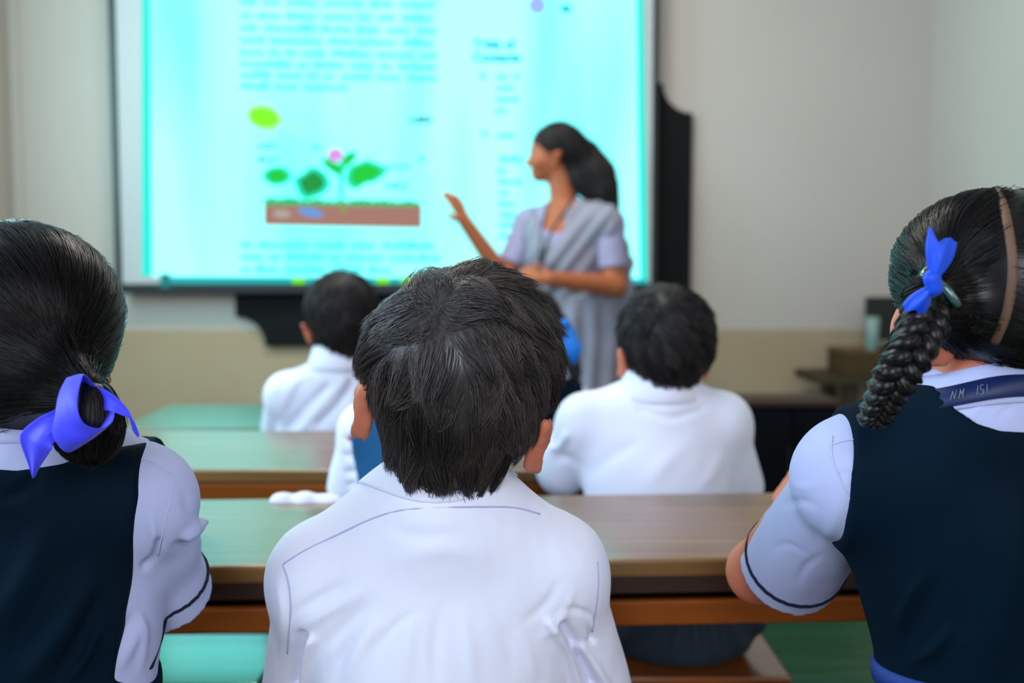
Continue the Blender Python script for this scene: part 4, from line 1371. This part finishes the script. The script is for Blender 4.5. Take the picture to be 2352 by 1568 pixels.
    folds = [([(1930, 1130), (1915, 1200), (1880, 1280)], 22, .002), ([(1800, 1160), (1840, 1150), (1880, 1165)], 13, -.003),
             ([(1815, 1110), (1850, 1120), (1890, 1110)], 9, .002), ([(1770, 1260), (1810, 1250), (1850, 1270)], 10, -.002),
             ([(1830, 1340), (1850, 1300), (1890, 1270)], 10, -.0028), ([(1990, 1270), (1975, 1290), (1985, 1310)], 8, -.003), ([(1920, 1090), (1945, 1085), (1975, 1090)], 7, -.002),
             ([(2160, 950), (2200, 925), (2230, 920)], 9, -.0022), ([(2220, 965), (2250, 935), (2270, 925)], 10, .0025), ([(2285, 970), (2310, 940), (2320, 925)], 11, -.0025)]
    def post(V, Q):
        V = fold(V, Q, [(f_[0], f_[1] * .75, f_[2] * .6) + tuple(f_[3:]) for f_ in folds]); N = vnorm(V, Q)
        return V + N * (noise3(V, 60, 19) * .0008)[:, None]
    solid('shirt', shirt, (sL[0] - .16, d - .17, SEAT + .05), (sR[0] + .14, d + .27, nb[2] + .09), .003, MT['shirtgirl'], o, post=post)
    for f, cf, ax in sl:
        pr = ring_on(shirt, cf - ax * .014, ax, 72, .10)
        pr = pr + (np.sin(np.arange(72) * 2.4) * .0006)[:, None] * ax
        V, Fc = tube(pr, .0021, 8, True); mk('sleeve_piping', V, Fc, MT['piping'], o)
    for pts in ([(1912, 1000), (1910, 1040), (1922, 1080), (1945, 1130), (1975, 1185)], [(1912, 1020), (1940, 1012), (1965, 1008)]):
        seam(o, shirt, pts, .80, r=.0007)
    # collar, lanyard with worn silver print
    uni = lambda P: np.minimum(shirt(P), B(P))
    zz = lambda py, dd=d - .055: pix(2260, py, dd)[2]
    dip = lambda a: -.0045 * (1 - math.cos(2 * a)) + .0018 * math.sin(a) - .010 * (1 - math.cos(a)) * .5
    neck_ring('collar', 'shirtgirl', o, uni, nb, lambda a: zz(832) + dip(a), lambda a: zz(922) + dip(a), .0012, .0425, .075, flare=.001)
    lt, lb = (lambda a: zz(860) + dip(a) * 1.25), (lambda a: zz(908) + dip(a) * 1.25)
    ly = neck_ring('lanyard', 'lanyard', o, uni, nb, lt, lb, .0038, .0425, .075, rows=3, flare=.0006, thick=.0012)
    def glyph(strokes, ang, name='lanyard_print'):
        lst_V, lst_F = [], []
        for x0, z0, x1, z1 in strokes:          # strokes in letter units 0..1
            pts = []
            for t in np.linspace(0, 1, 5):
                x, z = x0 + (x1 - x0) * t, z0 + (z1 - z0) * t
                a = math.radians(ang + x * 3.0); z0_, z1_ = lb(a), lt(a); zz_ = z0_ + (z1_ - z0_) * (.30 + .42 * z)
                p = onto(uni, (nb[0], nb[1], zz_), (math.sin(a), -math.cos(a), 0), .11)
                r_ = min(max(math.hypot(p[0] - nb[0], p[1] - nb[1]), .0425), .075) + .0054
                pts.append((nb[0] + r_ * math.sin(a), nb[1] - r_ * math.cos(a), zz_))
            v, f_ = tube(pts, .00030, 5); k = len(lst_V); lst_V += v; lst_F += [tuple(i + k for i in g) for g in f_]
        return lst_V, lst_F
    I = [(0.5, 0, .5, 1)]
    Sg = [(.15, 0, .85, 0), (.85, 0, .85, .5), (.85, .5, .15, .5), (.15, .5, .15, 1), (.15, 1, .85, 1)]
    Ng = [(.1, 0, .1, 1), (.1, 1, .9, 0), (.9, 0, .9, 1)]
    Mg = [(.1, 0, .1, 1), (.1, 1, .5, .4), (.5, .4, .9, 1), (.9, 0, .9, 1)]
    V, Fc = [], []
    for g, a in ((Ng, -47), (Mg, -42), (I, -31.5), (Sg, -28.5), (I, -25)):
        v, f_ = glyph(g, a); k = len(V); V += v; Fc += [tuple(i + k for i in x) for x in f_]
    mk('lanyard_print', V, Fc, MT['print'], ly)
    # pinafore with belt
    db = d - .085
    Pf = lambda a, b, dd=d: tuple(pix(a, b, dd - .012 - .065 * min(max((b - 960) / 220, 0), 1))[[0, 2]])
    poly = [Pf(1850, 2400), Pf(1900, 1560), Pf(1960, 1430), Pf(2004, 1330), Pf(1992, 1230), Pf(1978, 1120), Pf(1966, 1030), Pf(1956, 968), Pf(1960, 900), Pf(2128, 880), Pf(2152, 925), Pf(2190, 955), Pf(2240, 970), Pf(2300, 972),
            Pf(2350, 962), Pf(2390, 930), Pf(2410, 880), Pf(2560, 880), Pf(2566, 968), Pf(2545, 1150), Pf(2560, 1430), Pf(2640, 1560), Pf(2690, 2400)]
    V_ = Sdf(); trunk(V_, nb, sL, sR, chest, (.094, .068, .120), hips, .068, .013, k=.03, sr=.036, neck=.046)
    def vest(P): return np.maximum(V_(P), poly2(poly, P[:, 0], P[:, 2]))
    vf = [([(2060, 1440), (2090, 1370), (2120, 1310)], 12, .0035), ([(2075, 1490), (2110, 1420), (2150, 1340)], 14, -.003), ([(2300, 1500), (2310, 1300), (2280, 1120)], 40, .005),
          ([(2200, 1480), (2200, 1300), (2180, 1150)], 40, -.004), ([(2352, 1400), (2345, 1250), (2330, 1100)], 26, .003), ([(2090, 1530), (2140, 1490), (2190, 1440)], 14, .003)]
    solid('pinafore', vest, (sL[0] - .1, d - .2, SEAT + .05), (sR[0] + .1, d + .2, nb[2] + .10), .003, MT['vest'], o, post=lambda V, Q: fold(V, Q, [(f_[0], f_[1], f_[2] * 1.6) + tuple(f_[3:]) for f_ in vf], low=-.0026), rel=2)
    bl = ring_on(vest, pix(2270, 1556, d + .01), (0.03, 0, 1), 80, .16, (0, -1, 0))
    V = []
    for p in bl:
        c_ = np.array([chest[0], d + .02, p[2]]); e = p - c_; e[2] = 0; e /= np.linalg.norm(e)
        for rr_, z in ((-.002, .0085), (.0028, .008), (.0036, 0), (.0028, -.008), (-.002, -.0085)): V.append(p + e * rr_ + np.array((0, 0, z)))
    mk('belt', V, grid_faces(80, 5, True, True), mat('blue_belt', (.008, .035, .20), .6, .3), o)
    legs_cloth(o, hips, .098, MT['vest'], skirt=True); shoes(o, hips)

    # butterfly ribbon
    def lobe(root, tipc, half, depth, nrm, n=22, m=28, folds_=3, name='ribbon_loop', parent=None):
        root, tipc = np.array(root), np.array(tipc); ax = tipc - root; L = np.linalg.norm(ax); ax /= L
        nr = np.array(nrm, float); nr -= ax * (nr @ ax); nr /= np.linalg.norm(nr); sd = np.cross(ax, nr)
        V = []
        for i in range(n):
            t = i / (n - 1)
            hw = half * (.16 + .84 * math.sin(min(t * 1.25, 1) * math.pi / 2) ** 1.1); dp = depth * (.35 + .65 * math.sin(math.pi * min(t * .8 + .05, 1)))
            for j in range(m):
                a = 2 * math.pi * j / m
                x = math.cos(a) * hw; y = math.sin(a) * dp * (1 if math.sin(a) > 0 else .6)
                y += .0022 * math.cos(x / max(hw, 1e-6) * math.pi * folds_ * .5 + .6) * math.sin(a) * (1 - .3 * t)
                V.append(root + ax * (L * t + (.006 * (abs(math.cos(a)) - .5) + .003 * math.sin(5 * math.cos(a))) * t) + sd * x + nr * y)
        ob = mk(name, V, grid_faces(n, m, False, True), MT['ribbon2'], parent)
        s = ob.modifiers.new('thickness', 'SOLIDIFY'); s.thickness = .0008; s.offset = 0
        b = ob.modifiers.new('round', 'SUBSURF'); b.levels = 1; b.render_levels = 1
        return ob
    dk = .712
    kn = Sdf(); kn.cone(pix(2141, 640, dk - .004), pix(2147, 662, dk - .004), .0062, .0055, .004, asp=.8)
    kk = solid('ribbon_bow', kn, pix(2141, 650, dk) - .015, pix(2141, 650, dk) + .015, .0012, MT['ribbon2'], o)
    lobe(pix(2142, 645, dk - .002), pix(2164, 548, dk - .001), .0108, .0060, (.12, -1, .1), parent=kk)
    lobe(pix(2144, 655, dk - .002), pix(2094, 716, dk + .008), .0078, .0052, (-.25, -1, .2), parent=kk)
    # clear hair clip
    ang = np.linspace(.45, 2.6, 26)
    cc = pix(2120, 600, .742)
    P = np.array([pix(2170 - 82 * math.sin(a) * .98 + 22 * (a - .45), 672 - 118 * (math.cos((a - .45) * .85)) , .735 + .012 * math.sin(a)) for a in ang])
    P = np.array([p + grad(H, p[None])[0] * (.003 - H(p[None])[0]) for p in P])
    V, Fc = tube(P, .0032, 10)
    mk('hair_clip', V, Fc, mat('clear_teal_plastic', (.05, .13, .13), .08, .7, trans=.4, coat=.5), o)


girl_right()


# ================= the other pupils
def shirt_of(o, nb, sL, sR, chest, cr, hips, hr, eL, eR, folds, lo, hi, h=.0045, cut=.0, sr=.037, r0=.043, r1=.046, long=None, seed=3, m='shirt', amp=.0016, neck=.046, up=.050, cuff=None):
    S_ = Sdf(); trunk(S_, nb, sL, sR, chest, np.array(cr) + .006, hips, hr, .008, k=.03, sr=sr, neck=neck)
    nbv = vec(nb)
    for s, e in ((sL, eL), (sR, eR)):
        S_.cone(s, vec(e) + (vec(s) - vec(e)) * cut, r0, r1, .014)
    S_.cone(nbv + vec((0, .008, .055)), nbv + vec((0, .004, 0)), .032, .042, .012, cut=True)
    def post(V, Q):
        V = fold(V, Q, folds); N = vnorm(V, Q)
        return V + N * (noise3(V, 48, seed) * amp)[:, None]
    solid('shirt', S_, lo, hi, h, MT[m], o, post=post)
    V = []
    pr = [(.046, up - .008), (.049, up - .004), (.054, up - .010), (.062, .012), (.069, -.006), (.066, -.008), (.047, .006)]
    for i in range(48):
        a = 2 * math.pi * i / 48; fr = max(0, -math.cos(a))
        for rr_, z in pr: V.append((nb[0] + rr_ * math.sin(a) * 1.06, nb[1] - rr_ * math.cos(a) * .96, nb[2] + z - .014 * fr))
    mk('collar', V, grid_faces(48, len(pr), True, True), MT[m], o)
    return S_


def boy_middle():
    d = 1.655
    hc = pix(1530, 772, d); R = Rm('Y', 4) @ Rm('Z', -6)
    nb = pix(1515, 905, d); sL, sR = pix(1348, 968, d + .01), pix(1655, 968, d + .01)
    chest = pix(1508, 1060, d + .01); hips = np.array([pix(1560, 1200, d)[0], d - .03, SEAT + .085])
    eL, eR = pix(1292, 1078, 1.715), pix(1690, 1115, 1.70)
    wL, wR = pix(1400, 1000, 1.88), pix(1600, 1000, 1.88)
    cr = (.108, .070, .130)
    o, B, W = kid('short-haired boy in a white shirt on the bench in front of the teacher', hc, R, .84, nb, sL, sR, chest, cr, hips, .105, eL, eR, wL, wR, h=.006, ear_at=(pix(1428, 832, 1.65), pix(1620, 838, 1.65)))
    H = Sdf(); q = lambda x, y, z: hc + np.array((x, y, z))
    H.ell(q(0, 0, .008), (.0785, .094, .076), .01); H.ell(q(.002, -.012, -.028), (.066, .076, .052), .02); H.cone(q(.002, -.02, -.03), q(.0, -.016, -.058), .058, .044, .02)
    shorthair(o, H, hc, 6000, pix(1520, 690, 1.58), .00042, .030, 21, face=face_of(hc, R, 0.84), m='hairfar', h=.005, nclump=240, clump=.7, lift=(0, .004), jit=.0010, down=.3)
    folds = [([(1345, 1095), (1420, 1040), (1480, 1010)], 16, -.003), ([(1470, 940), (1540, 960), (1610, 940)], 8, -.004, 1),
             ([(1300, 1000), (1290, 1020), (1275, 1030)], 9, .006, 1), ([(1270, 1060), (1300, 1050), (1330, 1070)], 10, -.004), ([(1480, 1120), (1530, 1060), (1580, 1020)], 20, .003), ([(1600, 1130), (1640, 1080), (1660, 1030)], 14, .003)]
    shirt_of(o, nb, sL, sR, chest, cr, hips, .112, eL, eR, folds, (eL[0] - .12, d - .17, SEAT + .04), (eR[0] + .12, d + .28, nb[2] + .08), .004)
    def post(V, Q):
        N = vnorm(V, Q); x = V[:, 0] - hips[0]; z = V[:, 2] - (SEAT + .2)
        a = np.arctan2(x, -z)
        return V + N * (.005 * np.sin(a * 26 + 2 * np.sin(a * 3)) * np.clip((V[:, 2] - SEAT) / .05, 0, 1))[:, None]
    legs_cloth(o, hips, .105, MT['trouser'], post=post, h=.005); shoes(o, hips)


boy_middle()


def boy_far():
    d = 2.29
    hc = pix(784, 714, d); R = Rm('Y', -3) @ Rm('Z', -28)
    nb = pix(778, 838, d); sL, sR = pix(660, 905, d - .01), pix(905, 900, d + .02)
    chest = pix(772, 990, d + .01); hips = np.array([chest[0], d - .01, SEAT + .085])
    eL, eR = pix(648, 1000, 2.39), pix(920, 1000, 2.41)
    wL, wR = pix(700, 935, 2.58), pix(860, 935, 2.58)
    cr = (.115, .074, .135)
    o, B, W = kid('leftmost seated boy in a white shirt, in front of the lower edge of the screen', hc, R, .86, nb, sL, sR, chest, cr, hips, .105, eL, eR, wL, wR, h=.006, ear_at=(pix(708, 766, 2.27), pix(862, 770, 2.32)))
    H = Sdf(); q = lambda x, y, z: hc + np.array((x, y, z))
    H.ell(q(.001, 0, .008), (.0815, .096, .082), .01); H.ell(q(.008, -.012, -.030), (.066, .076, .056), .02); H.cone(q(.010, -.02, -.03), q(.012, -.016, -.072), .056, .048, .02)
    shorthair(o, H, hc, 4500, pix(790, 640, 2.25), .0005, .03, 22, face=face_of(hc, R, 0.86), m='hairfar', h=.006, nclump=160, clump=.5, lift=(0, .003), down=.3)
    folds = [([(660, 985), (705, 935), (750, 890)], 9, -.010, 1), ([(690, 990), (740, 930), (790, 880)], 12, .006, 1), ([(735, 970), (775, 930), (805, 880)], 8, -.009, 1), ([(770, 985), (800, 950), (815, 900)], 10, .006),
             ([(640, 960), (665, 900), (700, 870)], 12, .004), ([(680, 900), (690, 885), (705, 880)], 6, -.004)]
    shirt_of(o, nb, sL, sR, chest, cr, hips, .112, eL, eR, folds, (eL[0] - .12, d - .18, SEAT + .04), (eR[0] + .12, d + .30, nb[2] + .09), .005, r0=.048, r1=.05)
    legs_cloth(o, hips, .105, MT['trouser']); shoes(o, hips)


boy_far()


def child_vest():
    d = 1.665
    hc = pix(968, 775, d); R = Rm('Y', 2)
    nb = pix(962, 925, d); sL, sR = pix(842, 985, d), pix(1085, 985, d + .01)
    chest = pix(962, 1080, d + .01); hips = np.array([chest[0] + .01, d - .02, SEAT + .085])
    eL, eR = pix(812, 1105, 1.69), pix(1110, 1115, 1.70)
    wL, wR = pix(880, 1000, 1.88), pix(1040, 1000, 1.88)
    cr = (.092, .068, .120)
    o, B, W = kid('child in a blue vest mostly hidden behind the foreground boy\'s head', hc, R, .82, nb, sL, sR, chest, cr, hips, .095, eL, eR, wL, wR, h=.006)
    H = Sdf(); q = lambda x, y, z: hc + np.array((x, y, z))
    H.ell(q(0, 0, .008), (.0735, .090, .074), .01); H.cone(q(0, -.02, -.03), q(0, -.016, -.058), .056, .044, .02)
    shorthair(o, H, hc, 2000, pix(968, 690, 1.6), .0005, .03, 23, face=face_of(hc, R, 0.82), m='hairfar', h=.006, nclump=100, clump=.5)
    folds = [([(790, 1000), (800, 1010), (815, 1010)], 7, -.006), ([(788, 1040), (800, 1048), (815, 1045)], 7, -.006), ([(790, 1080), (803, 1085), (820, 1080)], 7, -.006), ([(795, 1115), (808, 1112), (820, 1112)], 6, -.005)]
    shirt_of(o, nb, sL, sR, chest, cr, hips, .10, eL, eR, folds, (eL[0] - .1, d - .17, SEAT + .04), (eR[0] + .1, d + .26, nb[2] + .08), .004, cut=-.12, r0=.042, r1=.042, sr=.032)
    V_ = Sdf(); trunk(V_, nb, sL, sR, chest, np.array(cr) + .006, hips, .10, .013, k=.03, sr=.030, neck=.046)
    Pf = lambda a, b: tuple(pix(a, b, d - .06)[[0, 2]])
    poly = [Pf(830, 1300), Pf(822, 1135), Pf(806, 1060), Pf(800, 1000), Pf(812, 930), Pf(920, 925), Pf(962, 960), Pf(1010, 925), Pf(1110, 930), Pf(1120, 1000), Pf(1105, 1300)]
    def vest(P): return np.maximum(V_(P), poly2(poly, P[:, 0], P[:, 2]))
    solid('vest', vest, (sL[0] - .1, d - .2, SEAT + .05), (sR[0] + .1, d + .2, nb[2] + .1), .004, MT['vestblue'], o)
    legs_cloth(o, hips, .095, MT['trouser']); shoes(o, hips)


child_vest()


def girl_far():
    d = 2.29
    hc = pix(1217, 738, d); R = Rm('Y', 2) @ Rm('Z', 6)
    nb = pix(1222, 862, d); sL, sR = pix(1125, 925, d), pix(1305, 925, d)
    chest = pix(1218, 1010, d + .01); hips = np.array([chest[0], d - .01, SEAT + .085])
    eL, eR = pix(1110, 1020, 2.40), pix(1318, 1020, 2.40)
    wL, wR = pix(1150, 935, 2.58), pix(1270, 935, 2.58)
    cr = (.095, .070, .130)
    o, B, W = kid('dark-haired girl with a sky-blue ribbon seated directly before the teacher', hc, R, .80, nb, sL, sR, chest, cr, hips, .10, eL, eR, wL, wR, h=.006)
    H = Sdf(); q = lambda x, y, z: hc + np.array((x, y, z))
    H.ell(q(.0, 0, .0), (.0730, .09, .077), .01); H.ell(q(0, -.02, -.03), (.064, .07, .05), .02)
    H.chain([pix(1285, 745, 2.25), pix(1305, 800, 2.22), pix(1322, 860, 2.22)], [.020, .018, .014], .02)
    longhair(o, H, hc, 3500, pix(1290, 800, 2.24), .0005, .09, 24, face=face_of(hc, R, 0.8), m='hairfar', h=.006, rootmask=lambda r: ~((r[:, 1] > .045) & (r[:, 2] < .02)))
    S2 = shirt_of(o, nb, sL, sR, chest, cr, hips, .104, eL, eR, [], (eL[0] - .12, d - .18, SEAT + .04), (eR[0] + .12, d + .30, nb[2] + .08), .005, cut=.35)
    V_ = Sdf(); trunk(V_, nb, sL, sR, chest, np.array(cr) + .006, hips, .104, .014, k=.03, sr=.040, neck=.050)
    Pf = lambda a, b: tuple(pix(a, b, d - .06)[[0, 2]])
    poly = [Pf(1120, 1200), Pf(1100, 960), Pf(1110, 880), Pf(1165, 872), Pf(1200, 890), Pf(1240, 890), Pf(1262, 868), Pf(1340, 880), Pf(1348, 960), Pf(1330, 1200)]
    def vest(P): return np.maximum(V_(P), poly2(poly, P[:, 0], P[:, 2]))
    solid('pinafore', vest, (sL[0] - .1, d - .2, SEAT + .05), (sR[0] + .1, d + .2, nb[2] + .1), .005, MT['vest'], o)
    rb = Sdf(); rb.cone(pix(1300, 748, 2.21), pix(1314, 800, 2.205), .012, .020, .006, asp=.5); rb.cone(pix(1314, 800, 2.205), pix(1318, 836, 2.21), .017, .007, .006, asp=.5)
    rb.ell(pix(1298, 742, 2.20), .010, .004)
    def post(V, Q):
        N = vnorm(V, Q); return V + N * (.0014 * np.sin((V[:, 0] + V[:, 2] * .3) * 900))[:, None]
    solid('ribbon_bow', rb, pix(1308, 790, 2.21) - .07, pix(1308, 790, 2.21) + .07, .002, MT['ribbon3'], o, post=post)
    legs_cloth(o, hips, .10, MT['vest'], skirt=True); shoes(o, hips)


girl_far()


# ================= the teacher
def teacher():
    D = 3.5
    T = lambda px, py, dd=0.: pix(px, py, D + dd)
    hc = T(1275, 346); R = Rm('Z', 84) @ Rm('X', -3)
    nb = T(1298, 476, .0); sL, sR = T(1216, 512, .10), T(1398, 512, -.08)     # her right, her left shoulder
    chest = T(1305, 575, .0); hips = T(1338, 770, .02)
    eL, eR = T(1160, 640, .06), T(1413, 655, -.10)
    wL, wR = T(1070, 512, .0), T(1262, 640, -.20)
    B = Sdf()
    W = head(B, hc, R, .94, True, (.7, .7))
    B.cone(W((0, -.015, -.045)), nb + np.array((0, 0, -.01)), .046, .048, .02)
    trunk(B, nb, sL, sR, chest, (.120, .095, .15), hips, .135, 0, sr=.038, neck=.048)
    B.cone(sL, eL, .040, .036, .02); B.cone(eL, wL, .036, .024, .015)
    B.cone(sR, eR, .042, .037, .02); B.cone(eR, wR, .038, .025, .015)
    hand(B, wL, (-.42, -.1, .9), (-.75, .5, -.1), (-.55, -.75, -.1), 1.0, .38)
    hand(B, wR, (-.95, -.1, .18), (.1, .75, -.4), (-.1, 0, 1), .98, 1.45)
    fx, fy = hips[0], hips[1]
    for sg in (-1, 1):
        B.cone(hips + np.array((sg * .06, 0, -.02)), (fx + sg * .06, fy, .46), .085, .055, .03); B.cone((fx + sg * .06, fy, .46), (fx + sg * .06, fy, .08), .052, .032, .02)
        B.cone((fx + sg * .06, fy, .05), (fx + sg * .06 - .09, fy - .09, .032), .036, .030, .02)
    o = solid('person', B, (T(1000, 0)[0], D - .42, -.01), (T(1500, 0)[0], D + .35, 1.62), .005, MT['skindark'], origin=(float(fx), float(fy), 0))
    features(o, W, R, .94)
    finish_person(o, 'woman in a grey sari standing by the screen with one hand raised towards it')
    # hair : smooth over the skull, gathered and falling in waves down the back
    H = Sdf(); L = lambda p: W(p)
    H.ell(L((0, -.012, .020)), np.array((.074, .088, .078)), .01, R)
    H.ell(L((0, -.060, -.012)), np.array((.062, .048, .062)), .03, R)
    H.ell(L((-.02, .118, -.058)), (.075, .13, .085), .008, R, cut=True)
    H.ell(L((-.082, .006, -.046)), (.026, .022, .030), .006, R, cut=True)
    H.chain([T(1352, 352, .0), T(1368, 400, -.01), T(1384, 440, -.02), T(1400, 480, -.03), T(1402, 505, -.03)], [.040, .058, .046, .024, .010], .03)
    H.chain([T(1322, 360, .0), T(1335, 410, -.02), T(1368, 445, -.04)], [.045, .040, .028], .03)
    longhair(o, H, hc, 5000, T(1420, 560, -.02), .0006, .14, 31, 'hairfar', .006, rootmask=None, lift=(0, .004), clump=.6, nclump=160, jit=.0015)
    # blouse
    S_ = Sdf(); trunk(S_, nb, sL, sR, chest, (.124, .099, .155), hips, .138, .008, k=.035, sr=.040, neck=.052)
    S_.cone(T(1285, 420, .0), T(1282, 500, -.06), .045, .055, .02, cut=True)
    tops = []
    for s, e, t in ((sL, eL, .74), (sR, eR, .72)):
        c_ = vec(s) + (vec(e) - vec(s)) * t; ax = (vec(e) - vec(s)); ax /= np.linalg.norm(ax)
        f = Sdf(); f.cone(s, e, .050, .049, .01); tops.append((f, c_, ax))
    def blouse(P):
        dd = S_(P)
        for f, c_, ax in tops: dd = smin(dd, np.maximum(f(P), (P - c_) @ ax), .012)
        return dd
    lo, hi = (T(1120, 0)[0], D - .35, .85), (T(1480, 0)[0], D + .35, 1.42)
    solid('blouse', blouse, lo, hi, .005, MT['blouse'], o, post=lambda V, Q: V + vnorm(V, Q) * (noise3(V, 40, 2) * .003)[:, None])
    # sari : pleated panel over the left shoulder, wrap and skirt
    V_ = Sdf(); trunk(V_, nb, sL, sR, chest, (.124, .099, .155), hips, .140, .017, k=.035, sr=.043, neck=.054)
    V_.cone(T(1285, 420, .0), T(1262, 520, -.10), .040, .050, .02, cut=True)
    Pf = lambda a, b: tuple(pix(a, b, D - .08)[[0, 2]])
    poly = [Pf(1340, 455), Pf(1392, 462), Pf(1420, 490), Pf(1404, 530), Pf(1372, 580), Pf(1345, 640), Pf(1440, 700), Pf(1445, 800), Pf(1225, 800), Pf(1205, 700), Pf(1178, 660), Pf(1172, 590), Pf(1196, 520), Pf(1226, 470),
            Pf(1240, 520), Pf(1250, 560), Pf(1275, 520), Pf(1310, 480)]
    K = Sdf()
    K.cone(T(1325, 690, .01), T(1335, 790, .02), .125, .148, .03, asp=.8); K.cone(T(1335, 790, .02), (fx + .01, fy, .04), .148, .185, .04, asp=.85)
    K.ell((fx, fy, -.30), (.6, .6, .33), .004, cut=True)
    K2 = Sdf(); K2.cone(T(1408, 500, .04), T(1432, 600, .06), .030, .030, .02); K2.cone(T(1432, 600, .06), T(1432, 690, .06), .030, .034, .02); K2.cone(T(1430, 690, .06), T(1412, 1010, .02), .036, .06, .02)
    def sari(P):
        a = np.maximum(V_(P), poly2(poly, P[:, 0], P[:, 2]))
        return smin(smin(a, K(P), .012), K2(P), .015)
    def post(V, Q):
        N = vnorm(V, Q); P2 = topix(V); up = P2[:, 1] < 680
        u = (P2[:, 0] - 1400) * .80 + (P2[:, 1] - 470) * .62          # pleats run from the shoulder to the opposite hip
        diag = .0042 * np.sin(u * .16 + .8 * np.sin(u * .05))
        vert = .008 * np.sin((V[:, 0] - fx) * 95 + 1.2 * np.sin(V[:, 2] * 5)) * np.clip((P2[:, 1] - 680) / 60, 0, 1)
        return V + N * (np.where(up, diag, vert) + noise3(V, 30, 8) * .002)[:, None]
    solid('sari', sari, (T(1120, 0)[0], D - .38, .0), (T(1500, 0)[0], D + .38, 1.42), .005, MT['sari'], o, post=post)
    for pts in ([(1316, 448), (1300, 482), (1268, 528), (1248, 585), (1238, 625)], [(1262, 462), (1250, 500), (1243, 545), (1238, 625)]):
        Lp = surf_line(lambda P: np.minimum(np.minimum(sari(P), blouse(P)), B(P)), pts, D, lift=.002)
        V, Fc = tube(Lp, .0042, 6); mk('lanyard', V, Fc, mat('grey_green_cord', (.030, .05, .06), .7, .2), o)


teacher()


# ================= crumpled cloth on the desk
def cloth_():
    f = Sdf(); dd = 1.475
    z = pix(700, 1162, dd)[2]
    for px, r in ((652, (.021, .015, .014)), (700, (.023, .016, .015)), (750, (.026, .014, .013))):
        p = pix(px, 1150, dd); f.ell((p[0], dd, z + .006), r, .006)
    c = pix(700, 1150, dd)
    def g(P): return np.maximum(f(P), (z - .003) - P[:, 2])
    def post(V, Q): return V + vnorm(V, Q) * (noise3(V, 160, 6) * .0016)[:, None]
    o = solid('cloth', g, (c[0] - .09, dd - .03, z - .02), (c[0] + .09, dd + .03, z + .04), .0025, MT['shirt'], None, (float(c[0]), dd, float(z)), post)
    tag(o, 'crumpled white cloth on the desk edge, left of the boy at the centre', 'cloth')


cloth_()
